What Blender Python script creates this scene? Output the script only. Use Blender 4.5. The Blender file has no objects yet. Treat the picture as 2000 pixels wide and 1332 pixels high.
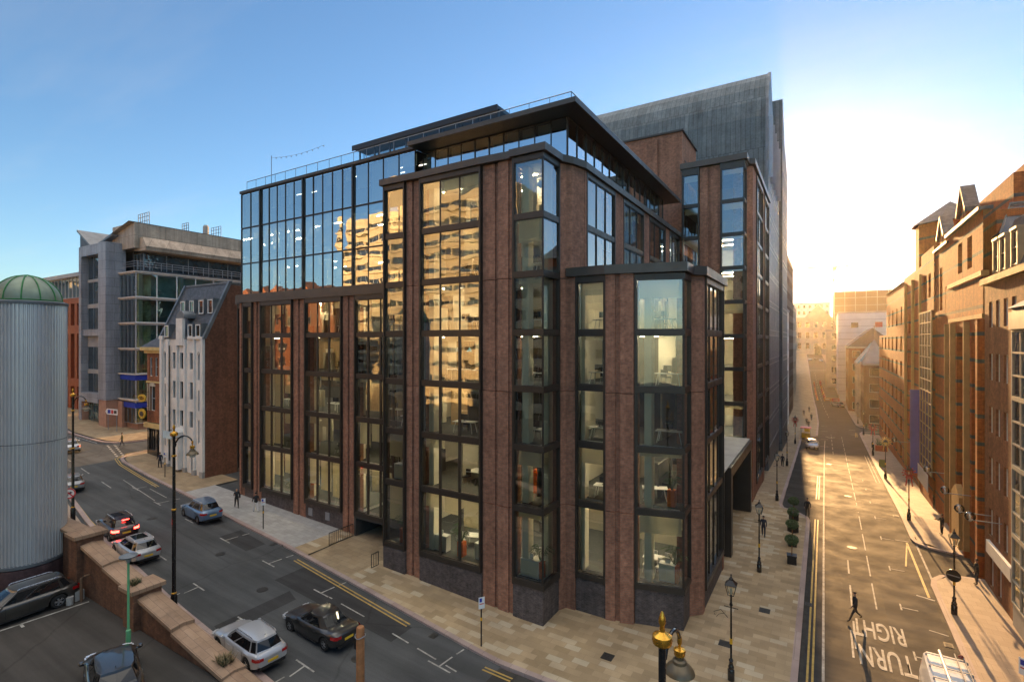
HAZE=.00011; EXPO=2.5; SKY=.053; AIR=1.0; DUST=.2; OZ=3.2; CL=.43; SUN=2.8; HG=.8; HCOL=(1,.86,.62,1)
import bpy, bmesh, math, random
from mathutils import Vector, Matrix
R=math.radians; rnd=random.Random(7)
sc=bpy.context.scene; COL=sc.collection
# ---------------------------------------------------------------- helpers
class MB:
    """collects shapes; fr() sets a local frame: s along the wall, n outward, z up"""
    def __init__(s): s.v=[]; s.f=[]; s.m=[]; s.o=None
    def fr(s,f): s.o=f; return s
    def P(s,p):
        if s.o is None: return p
        ox,oy,oz,a=s.o; c,n=math.cos(a),math.sin(a)
        return (ox+p[0]*c+p[1]*n, oy+p[0]*n-p[1]*c, oz+p[2])
    def add(s,vs,fs,m=0):
        b=len(s.v); s.v+=[s.P(p) for p in vs]
        for f in fs: s.f.append(tuple(b+i for i in (f if s.o is None else f[::-1]))); s.m.append(m)
    def box(s,x0,x1,y0,y1,z0,z1,m=0,mt=None,mb=None):
        vs=[(x0,y0,z0),(x1,y0,z0),(x1,y1,z0),(x0,y1,z0),(x0,y0,z1),(x1,y0,z1),(x1,y1,z1),(x0,y1,z1)]
        s.add(vs,[(0,1,5,4),(1,2,6,5),(2,3,7,6),(3,0,4,7)],m)
        s.add(vs,[(4,5,6,7)],m if mt is None else mt); s.add(vs,[(3,2,1,0)],m if mb is None else mb)
    def quad(s,a,b,c,d,m=0): s.add([a,b,c,d],[(0,1,2,3)],m)
    def prism(s,poly,z0,z1,m=0,mt=None):
        n=len(poly); vs=[(p[0],p[1],z0) for p in poly]+[(p[0],p[1],z1) for p in poly]
        s.add(vs,[(i,(i+1)%n,n+(i+1)%n,n+i) for i in range(n)],m)
        s.add(vs,[tuple(range(n,2*n))],m if mt is None else mt); s.add(vs,[tuple(range(n-1,-1,-1))],m)
    def extr(s,poly,a,b,axis,m=0):
        """polygon extruded along x (points are y,z) or y (points are x,z)"""
        n=len(poly); g=(lambda p,t:(t,p[0],p[1])) if axis=='x' else (lambda p,t:(p[0],t,p[1]))
        vs=[g(p,a) for p in poly]+[g(p,b) for p in poly]
        s.add(vs,[(i,(i+1)%n,n+(i+1)%n,n+i) for i in range(n)]+[tuple(range(n,2*n)),tuple(range(n-1,-1,-1))],m)
    def lathe(s,prof,n=16,c=(0,0,0),m=0,cap=True):
        vs=[];fs=[]
        for r,z in prof:
            for k in range(n):
                t=2*math.pi*k/n; vs.append((c[0]+r*math.cos(t),c[1]+r*math.sin(t),c[2]+z))
        for i in range(len(prof)-1):
            for k in range(n): fs.append((i*n+k,i*n+(k+1)%n,(i+1)*n+(k+1)%n,(i+1)*n+k))
        if cap: fs+=[tuple(range(n-1,-1,-1)),tuple(range((len(prof)-1)*n,len(prof)*n))]
        s.add(vs,fs,m)
    def tube(s,path,r,n=8,m=0):
        path=[Vector(p) for p in path]; rs=r if isinstance(r,(list,tuple)) else [r]*len(path)
        vs=[];fs=[]
        for i,p in enumerate(path):
            d=(path[min(i+1,len(path)-1)]-path[max(i-1,0)]).normalized()
            u=d.cross(Vector((0,0,1)) if abs(d.z)<.95 else Vector((1,0,0))).normalized(); w=u.cross(d)
            for k in range(n):
                t=2*math.pi*k/n; vs.append(tuple(p+(u*math.cos(t)+w*math.sin(t))*rs[i]))
        for i in range(len(path)-1):
            for k in range(n): fs.append((i*n+k,(i+1)*n+k,(i+1)*n+(k+1)%n,i*n+(k+1)%n))
        fs+=[tuple(range(n)),tuple(range(len(path)*n-1,(len(path)-1)*n-1,-1))]
        s.add(vs,fs,m)
    def band(s,pts,z0,z1,do,di,m=0,close=False):
        """strip of thickness along a plan polyline (outside lies to the right of travel)"""
        n=len(pts); A=[];B=[]
        for i in range(n):
            dirs=[]
            for a,b in ((i-1,i),(i,i+1)):
                if close or (a>=0 and b<n):
                    p,q=pts[a%n],pts[b%n]; l=math.hypot(q[0]-p[0],q[1]-p[1]); dirs.append(((q[1]-p[1])/l,-(q[0]-p[0])/l))
            nx=sum(d[0] for d in dirs)/len(dirs); ny=sum(d[1] for d in dirs)/len(dirs); l2=max(nx*nx+ny*ny,.2)
            nx/=l2; ny/=l2
            A.append((pts[i][0]+nx*do,pts[i][1]+ny*do)); B.append((pts[i][0]-nx*di,pts[i][1]-ny*di))
        for i in range(n if close else n-1):
            j=(i+1)%n
            vs=[(A[i][0],A[i][1],z0),(A[j][0],A[j][1],z0),(B[j][0],B[j][1],z0),(B[i][0],B[i][1],z0)]
            vs+=[(x,y,z1) for x,y,_ in vs]
            fs=[(0,1,5,4),(2,3,7,6),(4,5,6,7),(3,2,1,0)]
            if not close and i==0: fs.append((3,0,4,7))
            if not close and i==n-2: fs.append((1,2,6,5))
            s.add(vs,fs,m)
    def wall(s,s0,s1,z0,z1,ops,depth=.25,m=0,mr=None):
        """wall face at n=0 with recessed openings (s0,s1,z0,z1)"""
        ss=sorted({s0,s1}|{o[i] for o in ops for i in (0,1)}); zs=sorted({z0,z1}|{o[i] for o in ops for i in (2,3)})
        for j in range(len(zs)-1):
            run=None
            for i in range(len(ss)-1):
                a,b,c,d=ss[i],ss[i+1],zs[j],zs[j+1]; cx,cz=(a+b)/2,(c+d)/2
                hole=any(o[0]<cx<o[1] and o[2]<cz<o[3] for o in ops)
                if not hole: run=(run[0],b) if run else (a,b)
                if (hole or i==len(ss)-2) and run:
                    s.quad((run[0],0,d),(run[1],0,d),(run[1],0,c),(run[0],0,c),m); run=None
        k=m if mr is None else mr
        for a,b,c,d in ops:
            s.quad((a,0,c),(a,-depth,c),(a,-depth,d),(a,0,d),k); s.quad((b,-depth,c),(b,0,c),(b,0,d),(b,-depth,d),k)
            s.quad((a,0,c),(b,0,c),(b,-depth,c),(a,-depth,c),k); s.quad((a,-depth,d),(b,-depth,d),(b,0,d),(a,0,d),k)
def build(name,mb,mats,parent=None,world=False,smooth=False):
    me=bpy.data.meshes.new(name); me.from_pydata(mb.v,[],mb.f)
    if not isinstance(mats,(list,tuple)): mats=[mats]
    for m in mats: me.materials.append(m)
    me.polygons.foreach_set('material_index',mb.m)
    if smooth:
        me.polygons.foreach_set('use_smooth',[True]*len(mb.f)); me.set_sharp_from_angle(angle=R(40))
    o=bpy.data.objects.new(name,me); COL.objects.link(o)
    if parent is not None:
        o.parent=parent
        if world: o.location=-Vector(parent.location)
    return o
def tag(o,label=None,cat=None,group=None,kind=None):
    for k,v in (('label',label),('category',cat),('group',group),('kind',kind)):
        if v: o[k]=v
    return o
def thing(name,label,cat,loc=(0,0,0),rz=0,group=None):
    o=bpy.data.objects.new(name,None); COL.objects.link(o); o.location=loc; o.rotation_euler=(0,0,rz)
    o.empty_display_size=.3
    return tag(o,label,cat,group)
def copy_tree(o,parent=None,loc=None,rz=None,label=None,group=None):
    c=o.copy(); COL.objects.link(c); c.parent=parent
    if loc is not None: c.location=loc
    if rz is not None: c.rotation_euler=(0,0,rz)
    if label: c['label']=label
    if group: c['group']=group
    for ch in list(o.children): copy_tree(ch,c)
    return c
def ground(X,Y):
    def ss(a,b,t): t=min(1,max(0,(t-a)/(b-a))); return t*t*(3-2*t)
    z=.045*max(0,-15-X) if X>-110 else .045*95
    K=[(60,0),(90,-1.3),(120,-2.4),(150,-2.8),(180,-2.6),(210,-.8),(250,2.7),(290,6.2),(320,8.5),(360,10.5),(700,13)]
    r=0
    if Y>60:
        for (a,za),(b,zb) in zip(K,K[1:]):
            if a<=Y<=b: r=za+(zb-za)*(Y-a)/(b-a)
        if Y>700: r=13
    w=ss(-34,-14,X)
    return z*(1-ss(90,200,Y))+r*w
# ---------------------------------------------------------------- materials
def lin(h):
    h=h.lstrip('#'); c=[int(h[i:i+2],16)/255 for i in (0,2,4)]
    return tuple(x/12.92 if x<=.04045 else ((x+.055)/1.055)**2.4 for x in c)
class NT:
    def __init__(s,name):
        s.mat=bpy.data.materials.new(name); s.mat.use_nodes=True; s.t=s.mat.node_tree; s.t.nodes.clear()
        s.out=s.n('OutputMaterial')
    def n(s,kind,**kw):
        o=s.t.nodes.new('ShaderNode'+kind)
        for k,v in kw.items():
            if k in o.inputs: 
                if hasattr(v,'is_output'): s.t.links.new(v,o.inputs[k])
                else:
                    if isinstance(v,tuple) and len(v)==3 and o.inputs[k].type=='RGBA': v=v+(1,)
                    o.inputs[k].default_value=v
            else: setattr(o,k,v)
        return o
    def l(s,a,b): s.t.links.new(a,b)
    def pos(s): return s.n('NewGeometry').outputs['Position']
    def obj(s): return s.n('TexCoord').outputs['Object']
    def noise(s,vec,scale,detail=4,rough=.6):
        n=s.n('TexNoise',Scale=scale,Detail=detail,Roughness=rough); s.l(vec,n.inputs['Vector']); return n.outputs['Fac']
    def mix(s,fac,a,b,mode='MIX'):
        m=s.n('Mix',data_type='RGBA',blend_type=mode)
        for i,v in ((0,fac),(6,a),(7,b)):
            if hasattr(v,'is_output'): s.l(v,m.inputs[i])
            else: m.inputs[i].default_value=v if i==0 else (tuple(v)+(1,))[:4]
        return m.outputs[2]
    def ramp(s,fac,pts):
        r=s.n('ValToRGB'); e=r.color_ramp.elements
        while len(e)<len(pts): e.new(.5)
        for el,(p,c) in zip(e,pts):
            el.position=p; el.color=(c,c,c,1) if not isinstance(c,tuple) else c+(1,)
        s.l(fac,r.inputs[0]); return r.outputs[0]
    def bump(s,h,strength=.3,dist=.02):
        b=s.n('Bump',Strength=strength,Distance=dist); s.l(h,b.inputs['Height']); return b.outputs[0]
    def bsdf(s,**kw):
        p=s.n('BsdfPrincipled')
        for k,v in kw.items():
            k=k.replace('_',' ')
            if hasattr(v,'is_output'): s.l(v,p.inputs[k])
            else: p.inputs[k].default_value=v if not isinstance(v,tuple) else (v+(1,))[:4]
        s.l(p.outputs[0],s.out.inputs[0]); return p
def M(name,col,rough=.6,metal=0,var=.18,scale=1.5,bump=0,bscale=20,coat=0,world=True):
    t=NT(name); v=t.pos() if world else t.obj()
    f=t.ramp(t.noise(v,scale,6),[(.3,1-var),(.7,1+var*.6)])
    c=t.mix(1.0,col,f,'MULTIPLY')
    kw=dict(Base_Color=c,Metallic=metal)
    kw['Roughness']=t.ramp(t.noise(v,scale*2.3,3),[(.3,max(0,rough-.07)),(.7,min(1,rough+.07))])
    if bump: kw['Normal']=t.bump(t.noise(v,bscale,4),bump)
    if coat: kw['Coat_Weight']=coat; kw['Coat_Roughness']=.04
    t.bsdf(**kw); return t.mat
def wallvec(t,axis=None):
    s=t.n('SeparateXYZ'); t.l(t.pos(),s.inputs[0])
    a=t.n('Math',operation='ADD'); t.l(s.outputs[0],a.inputs[0])
    if axis: a.inputs[1].default_value=0
    else: t.l(s.outputs[1],a.inputs[1])
    c=t.n('CombineXYZ'); t.l(a.outputs[0],c.inputs[0]); t.l(s.outputs[2],c.inputs[1]); return c.outputs[0],s
def brick(name,c1,c2,mort,bw=.225,bh=.075,var=.35,rough=.85,bands=None,msize=.009,stain=.3,axis=None):
    t=NT(name); v,sep=wallvec(t,axis)
    b=t.n('TexBrick',Scale=1.0); t.l(v,b.inputs['Vector'])
    b.inputs['Color1'].default_value=c1+(1,); b.inputs['Color2'].default_value=c2+(1,); b.inputs['Mortar'].default_value=mort+(1,)
    b.inputs['Brick Width'].default_value=bw; b.inputs['Row Height'].default_value=bh; b.inputs['Mortar Size'].default_value=msize
    col=b.outputs['Color']
    if bands:   # dark string courses: (period, width, colour, offset)
        for per,wd,bc,off in bands:
            m=t.n('Math',operation='ADD'); m.inputs[1].default_value=off; t.l(sep.outputs[2],m.inputs[0])
            k=t.n('Math',operation='FLOORED_MODULO'); k.inputs[1].default_value=per; t.l(m.outputs[0],k.inputs[0])
            g=t.n('Math',operation='LESS_THAN'); g.inputs[1].default_value=wd; t.l(k.outputs[0],g.inputs[0])
            col=t.mix(g.outputs[0],col,bc)
    f=t.ramp(t.noise(t.pos(),.35,7,.65),[(.3,1-stain),(.7,1.15)])
    col=t.mix(1.0,col,f,'MULTIPLY')
    f2=t.ramp(t.noise(t.pos(),4,3),[(.3,1-var),(.7,1+var*.5)])
    col=t.mix(1.0,col,f2,'MULTIPLY')
    mp=t.n('Mapping'); t.l(t.pos(),mp.inputs[0]); mp.inputs['Scale'].default_value=(1.6,1.6,.09)
    col=t.mix(1.0,col,t.ramp(t.noise(mp.outputs[0],1.0,5,.7),[(.32,.72),(.6,1.08)]),'MULTIPLY')
    t.bsdf(Base_Color=col,Roughness=rough,Normal=t.bump(b.outputs['Fac'],-.4,.01)); return t.mat
def glass(name,tint=(.75,.82,.78),ior=1.75,wave=.0,rough=0.0,boost=0.0):
    """thin pane: mirror reflection by angle, the rest passes straight through"""
    t=NT(name); fr=t.n('Fresnel',IOR=ior)
    tr=t.n('BsdfTransparent'); tr.inputs[0].default_value=tint+(1,)
    gl=t.n('BsdfGlossy',Roughness=rough); gl.inputs[0].default_value=(.92,.96,1,1)
    if wave:
        mp=t.n('Mapping'); t.l(t.pos(),mp.inputs[0]); mp.inputs['Scale'].default_value=(.8,.8,1.3)
        b=t.bump(t.noise(mp.outputs[0],.55,2,.4),wave,1.0); t.l(b,gl.inputs['Normal']); t.l(b,fr.inputs['Normal'])
    fac=fr.outputs[0]
    if boost:
        a=t.n('Math',operation='ADD',use_clamp=True); t.l(fac,a.inputs[0]); a.inputs[1].default_value=boost; fac=a.outputs[0]
    mx=t.n('MixShader'); t.l(fac,mx.inputs[0]); t.l(tr.outputs[0],mx.inputs[1]); t.l(gl.outputs[0],mx.inputs[2])
    t.l(mx.outputs[0],t.out.inputs[0]); return t.mat
def darkglass(name,col=(.02,.025,.03),ior=1.9,wave=.02,var=.5):
    t=NT(name); f=t.ramp(t.noise(t.pos(),.9,3),[(.35,1-var),(.65,1+var)])
    t.bsdf(Base_Color=t.mix(1.0,col,f,'MULTIPLY'),Roughness=.03,IOR=ior,Normal=t.bump(t.noise(t.pos(),.6,2),wave,1.0)); return t.mat
def emit(name,col,strength):
    t=NT(name); e=t.n('Emission',Strength=strength); e.inputs[0].default_value=col+(1,); t.l(e.outputs[0],t.out.inputs[0]); return t.mat
def cloth(name,col):
    t=NT(name); d=t.n('BsdfDiffuse'); r=t.n('BsdfTranslucent'); d.inputs[0].default_value=col+(1,); r.inputs[0].default_value=col+(1,)
    m=t.n('MixShader'); m.inputs[0].default_value=.5; t.l(d.outputs[0],m.inputs[1]); t.l(r.outputs[0],m.inputs[2]); t.l(m.outputs[0],t.out.inputs[0]); return t.mat
def asphalt(name,base=.052,tone=(1,1,1.02),rot=3,seed=0.0):
    t=NT(name); p=t.pos()
    a=t.ramp(t.noise(p,.22,6,.6),[(.3,.82),(.72,1.16)]); b=t.ramp(t.noise(p,45,2),[(.2,.75),(.8,1.3)])
    mp=t.n('Mapping'); t.l(p,mp.inputs[0]); mp.inputs['Scale'].default_value=(.06,1.1,1); mp.inputs['Rotation'].default_value=(0,0,R(rot))
    tr=t.ramp(t.noise(mp.outputs[0],.9,4,.65),[(.35,.80),(.65,1.18)])
    c=t.mix(1,tuple(base*x for x in tone),a,'MULTIPLY'); c=t.mix(1,c,b,'MULTIPLY'); c=t.mix(1,c,tr,'MULTIPLY')
    vo=t.n('TexVoronoi',feature='DISTANCE_TO_EDGE',Scale=.16); 
    w=t.n('Mix',data_type='VECTOR'); w.inputs[0].default_value=.3; t.l(p,w.inputs[4])
    nn=t.n('TexNoise',Scale=.9,Detail=5); t.l(p,nn.inputs[0]); t.l(nn.outputs['Color'],w.inputs[5]); t.l(w.outputs[1],vo.inputs['Vector'])
    cr=t.ramp(vo.outputs['Distance'],[(.0,.6),(.009,1.0)]); c=t.mix(.55,c,cr,'MULTIPLY')
    t.bsdf(Base_Color=c,Specular_IOR_Level=.08,Roughness=t.ramp(t.noise(p,.5,4),[(.3,.72),(.7,.92)]),Normal=t.bump(t.noise(p,60,3),.35,.01)); return t.mat
def paving(name,c1,c2,mort,bw=.9,bh=.45,rot=0,var=.25,bias=0.0,c3=None):
    t=NT(name); mp=t.n('Mapping'); t.l(t.pos(),mp.inputs[0]); mp.inputs['Rotation'].default_value=(0,0,rot)
    b=t.n('TexBrick',Scale=1.0); t.l(mp.outputs[0],b.inputs['Vector'])
    b.inputs['Color1'].default_value=c1+(1,); b.inputs['Color2'].default_value=c2+(1,); b.inputs['Mortar'].default_value=mort+(1,)
    b.inputs['Brick Width'].default_value=bw; b.inputs['Row Height'].default_value=bh; b.inputs['Mortar Size'].default_value=.008; b.inputs['Bias'].default_value=bias
    b.inputs['Mortar Smooth'].default_value=.4
    col=b.outputs['Color']
    sp=t.n('SeparateXYZ'); t.l(mp.outputs[0],sp.inputs[0])
    def mt(op,a,b=0.0):
        n=t.n('Math',operation=op)
        for k,v in ((0,a),(1,b)):
            if hasattr(v,'is_output'): t.l(v,n.inputs[k])
            else: n.inputs[k].default_value=v
        return n.outputs[0]
    row=mt('FLOOR',mt('DIVIDE',sp.outputs[1],bh)); off=mt('MULTIPLY',mt('SUBTRACT',1.0,mt('FLOORED_MODULO',row,2.0)),.5)
    colm=mt('FLOOR',mt('ADD',mt('DIVIDE',sp.outputs[0],bw),off)); cc=t.n('CombineXYZ'); t.l(colm,cc.inputs[0]); t.l(row,cc.inputs[1])
    wn=t.n('TexWhiteNoise',noise_dimensions='2D'); t.l(cc.outputs[0],wn.inputs['Vector'])
    cr=t.n('ValToRGB'); e=cr.color_ramp.elements; e[0].color=c1+(1,); e[1].color=c2+(1,)
    if c3: e[1].position=.78; x=e.new(.955); x.color=c3+(1,); x=e.new(.12); x.color=tuple(v*.8 for v in c1)+(1,)
    t.l(wn.outputs['Value'],cr.inputs[0]); col=t.mix(b.outputs['Fac'],cr.outputs[0],mort)
    f=t.ramp(t.noise(t.pos(),.5,6,.65),[(.3,1-var),(.7,1+var*.5)]); col=t.mix(1,col,f,'MULTIPLY')
    t.bsdf(Base_Color=col,Roughness=.75,Normal=t.bump(b.outputs['Fac'],-.3,.008)); return t.mat

m_brick=brick('brown_brick',(.31,.125,.072),(.41,.178,.103),(.27,.17,.12),.3,.105,msize=.016)
m_dbrick=brick('dark_brick',(.065,.052,.050),(.12,.092,.085),(.15,.125,.115))
m_redbrick=brick('red_brick',(.26,.085,.035),(.34,.12,.05),(.22,.12,.07),stain=.25)
m_orange=brick('orange_brick',(.43,.085,.010),(.52,.118,.015),(.25,.075,.02),bands=[(1.92,.26,(.09,.075,.07),.4)],stain=.2)
m_party=brick('party_brick',(.17,.062,.035),(.23,.09,.048),(.15,.075,.05))
m_oldbrick=brick('old_brick',(.17,.075,.04),(.25,.11,.055),(.14,.085,.06),stain=.55)
m_bronze=M('bronze_metal',(.055,.046,.038),.42,.4,.15,.8)
m_bronzel=M('bronze_panel',(.085,.072,.060),.42,.45,.15,.7)
m_black=M('black_paint',(.010,.010,.011),.35,0,.2,3)
m_black_gloss=M('black_gloss',(.012,.012,.013),.22,0,.2,3,coat=.4)
m_gold=M('gold_paint',(.75,.40,.06),.28,.9,.12,6)
m_plaster=M('white_plaster',(.86,.80,.64),.8,0,.06)
m_ceiling=M('ceiling_white',(.74,.74,.70),.9,0,.04)
m_carpet=M('carpet',(.085,.09,.085),.95,0,.2,4)
m_corea=M('core_tan',(.24,.19,.12),.8,0,.2,1.2)
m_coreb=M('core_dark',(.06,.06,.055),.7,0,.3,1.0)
m_corec=M('core_cream',(.34,.31,.24),.8,0,.12,.6)
m_blind=cloth('blind_fabric',(.86,.80,.64))
m_lamp2=emit('penthouse_lamp',(1,.88,.66),2.2); m_lamp=emit('ceiling_lamp',(1,.86,.60),30.0)
m_glass=glass('window_glass',(.90,.90,.79),1.75,.009,boost=.12)
m_gbox=glass('curtain_glass',(.66,.80,.86),2.1,.010,boost=.30)
m_phg=glass('penthouse_glass',(.66,.80,.86),2.1,.006,boost=.42); m_bal=glass('balustrade_glass',(.80,.90,.92),1.5)
m_dg=darkglass('dark_glass')
m_dgb=darkglass('dark_blue_glass',(.022,.04,.055))
m_teal=darkglass('teal_glass',(.05,.10,.105),1.8,.02,.7)
m_zinc=None
m_concrete=M('concrete',(.36,.35,.33),.85,0,.2,.6)
m_stone=M('pale_stone',(.52,.46,.36),.8,0,.25,.5)
m_roofmat=M('roof_felt',(.16,.16,.16),.9,0,.25,.6)
m_slate=brick('slate',(.055,.06,.07),(.10,.105,.115),(.03,.03,.035),.3,.22,rough=.55)
m_lead=M('lead_sheet',(.16,.18,.20),.5,.4,.25,1)
m_silver=M('silver_cladding',(.30,.32,.35),.42,.55,.12,.5); m_silverclad=brick('silver_panel',(.27,.29,.33),(.30,.32,.36),(.10,.11,.13),2.2,1.3,var=.08,rough=.45,msize=.02,stain=.2)
m_white=M('white_paint',(.78,.78,.76),.55,0,.08,2)
m_render=M('white_render',(.74,.72,.68),.85,0,.16,.7)
m_asph=asphalt('asphalt',.058,(1,.95,.88),93); m_asph2=asphalt('asphalt_left',.085,(.96,1,1.02)); m_patch=asphalt('asphalt_patch',.05)
m_kerb=paving('granite_kerb',(.34,.25,.23),(.40,.31,.28),(.12,.1,.09),.9,3.0)
m_york=paving('york_stone',(.39,.285,.16),(.45,.335,.20),(.27,.2,.12),.85,.45,R(0),.2,c3=(.49,.41,.285))
m_yorkr=paving('york_stone_old',(.30,.215,.125),(.37,.28,.17),(.16,.12,.08),.8,.5,R(0),.3)
m_grey_pave=paving('grey_paving',(.34,.33,.31),(.42,.41,.39),(.2,.19,.18),.6,.4,0,.15)
m_rpave=paving('pink_paving',(.30,.225,.17),(.38,.29,.215),(.17,.13,.1),.6,.6,0,.2)
m_yel=M('yellow_paint',(.46,.31,.08),.7,0,.35,3); m_wpaint=M('road_white',(.36,.35,.32),.8,0,.6,2.5)
m_zinc=brick('zinc_cladding',(.115,.145,.16),(.165,.195,.21),(.06,.075,.085),.62,7.0,var=.2,rough=.5,msize=.03,stain=.35,axis='x')
for nd in m_zinc.node_tree.nodes:
    if nd.type=='BSDF_PRINCIPLED': nd.inputs['Metallic'].default_value=.0; nd.inputs['Specular IOR Level'].default_value=.25
# ---------------------------------------------------------------- main office building
F=[2.4,6.65,10.25,13.7,17.0,20.4,23.8,27.2]
EA=R(90); WA=R(-90)
ob=thing('office_building','brown brick office block with dark framed window bays, glass upper floors and oversailing roof','building',(-20,35,0))
def window(root,fr,s0,s1,z0,z1,n=0.,cols=1,fw=.07,mul=.05,mf=None,mg=None,blinds=None,rows=1,dep=.1,label=None,name='window',world=True,pane=True):
    mf=mf or m_bronze; mg=mg or m_glass
    b=MB().fr(fr); a0,a1=n-dep,n+.02
    b.box(s0,s0+fw,a0,a1,z0,z1); b.box(s1-fw,s1,a0,a1,z0,z1)
    b.box(s0+fw,s1-fw,a0,a1,z0,z0+fw); b.box(s0+fw,s1-fw,a0,a1,z1-fw,z1)
    w=(s1-s0)/cols
    for k in range(1,cols): b.box(s0+k*w-mul/2,s0+k*w+mul/2,a0+.005,a1-.003,z0+fw,z1-fw)
    h=(z1-z0)/rows
    for k in range(1,rows): b.box(s0+fw,s1-fw,a0+.01,a1-.006,z0+k*h-mul/2,z0+k*h+mul/2)
    o=build(name,b,mf,root,world)
    if pane:
        g=MB().fr(fr); q=n-.05
        for k in range(cols):   # each pane a hair out of plane, as real glazing is
            j=rnd.uniform(-.012,.012); j2=rnd.uniform(-.008,.008)
            g.quad((s0+k*w+.01,q+j,z1-fw*.5),(s0+(k+1)*w-.01,q-j,z1-fw*.5),(s0+(k+1)*w-.01,q-j+j2,z0+fw*.5),(s0+k*w+.01,q+j+j2,z0+fw*.5))
        build('pane',g,mg,o)
    for k,dr in enumerate(blinds or ()):
        if dr<=0: continue
        t=MB().fr(fr); t.box(s0+k*w+.12,s0+(k+1)*w-.12,n-.34,n-.32,z1-fw-(z1-z0)*dr,z1-fw*.6)
        build('blind',t,m_blind,o)
    return o
def rb(n,p=.75):
    return [rnd.choice((.12,.25,.3,.35,.5,.62,.9)) if rnd.random()<p else 0 for _ in range(n)]
def bay(fr,s0,s1,levels,cols,mul=None,proj=.12,blinds=None,top=None,side=(1,1)):
    """full-height bay: dark metal side fins and floor panels with a window on each floor"""
    b=MB().fr(fr); zt=levels[-1]+(.28 if top is None else top)
    fin=.11
    if side[0]: b.box(s0,s0+fin,-.45,proj,levels[0]-.28,zt)
    if side[1]: b.box(s1-fin,s1,-.45,proj,levels[0]-.28,zt)
    a0=s0+(fin if side[0] else 0); a1=s1-(fin if side[1] else 0)
    for i,z in enumerate(levels):
        lo,hi=(z-.24,z+.08) if i==0 else (z-.17,z+.17)
        if i==len(levels)-1: hi=zt-.004
        b.box(a0,a1,-.3,.03 if 0<i<len(levels)-1 else proj-.02,lo,hi)
    build('bay_frame',b,m_bronze,ob,True)
    for i in range(len(levels)-1):
        z0=levels[i]+(.08 if i==0 else .17); z1=levels[i+1]-.17
        mm=(.05 if i>=4 else .17) if mul is None else mul
        bl=(blinds or {}).get(i); bl=rb(cols,.55) if bl is None else bl
        window(ob,fr,a0+.01,a1-.01,z0+.004,z1-.004,-.02,cols,.04,mm,blinds=bl)
def pilaster(poly_fn,name='pilaster',mat=None):
    b=MB()
    for z0,z1 in poly_fn[1]: b.prism(poly_fn[0],z0,z1)
    build(name,b,mat or m_brick,ob,True)
def seg(z0,z1):
    cuts=[z for z in (6.5,13.45,20.25) if z0+1<z<z1-.5]; e=[z0]+cuts+[z1]
    return [(a+(.02 if i else 0),c-(.02 if i<len(e)-2 else 0)) for i,(a,c) in enumerate(zip(e,e[1:]))]
def ribs(x0,x1,y,z0,z1,d=.9,g=.14):
    """brick pier with a recessed groove, front at y"""
    w=x1-x0
    pilaster(([(x0,y),(x0+w*.40,y),(x0+w*.40,y+g),(x0+w*.54,y+g),(x0+w*.54,y+.03),(x1,y+.03),(x1,y+d),(x0,y+d)],seg(z0,z1)))
# left wing, set back at Y=28.4 -------------------------------------------------
YL=28.4; fl=(0,YL,0,0)
LT=19.95
L6=F[:5]+[LT]; L6[0]=2.75
bay(fl,-47.65,-46.2,L6,1,blinds={0:[.95],1:[.95],2:[.95],3:[.95],4:[.5]})
bay(fl,-44.9,-40.2,L6,3,blinds={0:[.95,.6,.5],1:[.95,.9,.3],2:[0,.96,.55],3:[.25,0,0],4:[0,.3,.75]})
bay(fl,-38.45,-33.75,L6,3,blinds={0:[.62,.72,.82],1:[.2,.25,0],2:[0,.1,.1],3:[0,.1,.1],4:[.75,.3,.2]})
bay(fl,-32.2,-26.62,L6,4,blinds={0:[.15,.5,.0,0],1:[.55,.45,0,0],2:[.1,.1,0,0],3:[.12,.1,.1,0],4:[.2,.5,.3,0]},side=(1,0))
ribs(-48.5,-47.68,YL+.1,1.0,LT+.2); ribs(-46.15,-44.95,YL+.08,.8,LT+.2); ribs(-40.15,-38.5,YL+.08,.5,LT+.2); ribs(-33.7,-32.25,YL+.08,.2,LT+.2)
for x0,x1,zt in ((-47.66,-46.17,2.46),(-44.93,-40.17,2.46),(-38.48,-33.72,2.46)):
    b=MB(); b.box(x0,x1,YL+.13,YL+.7,-.5,zt); build('base_wall',b,m_dbrick,ob,True)
for x in (-38.1,-35.9):
    b=MB(); b.box(x,x+.55,YL+.08,YL+.126,1.45,2.1); build('vent_panel',b,m_silver,ob,True)
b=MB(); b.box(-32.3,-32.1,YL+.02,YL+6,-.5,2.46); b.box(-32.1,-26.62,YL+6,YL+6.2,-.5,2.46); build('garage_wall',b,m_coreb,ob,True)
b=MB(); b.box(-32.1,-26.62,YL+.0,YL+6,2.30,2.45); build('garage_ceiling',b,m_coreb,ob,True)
# link bay against the white building
bay((0,29.6,0,0),-50.6,-48.5,[3.6]+F[1:5]+[LT],1,blinds={0:[.4],1:[0],2:[0],3:[0],4:[.55]})
b=MB(); b.box(-50.6,-48.5,29.7,30.2,.5,3.3); build('base_wall',b,m_dbrick,ob,True)
b=MB(); b.band([(-50.75,29.45),(-48.62,29.45),(-48.62,28.3),(-26.6,28.3)],LT+.22,20.95,.08,.6); build('parapet',b,m_bronzel,ob,True)
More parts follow.
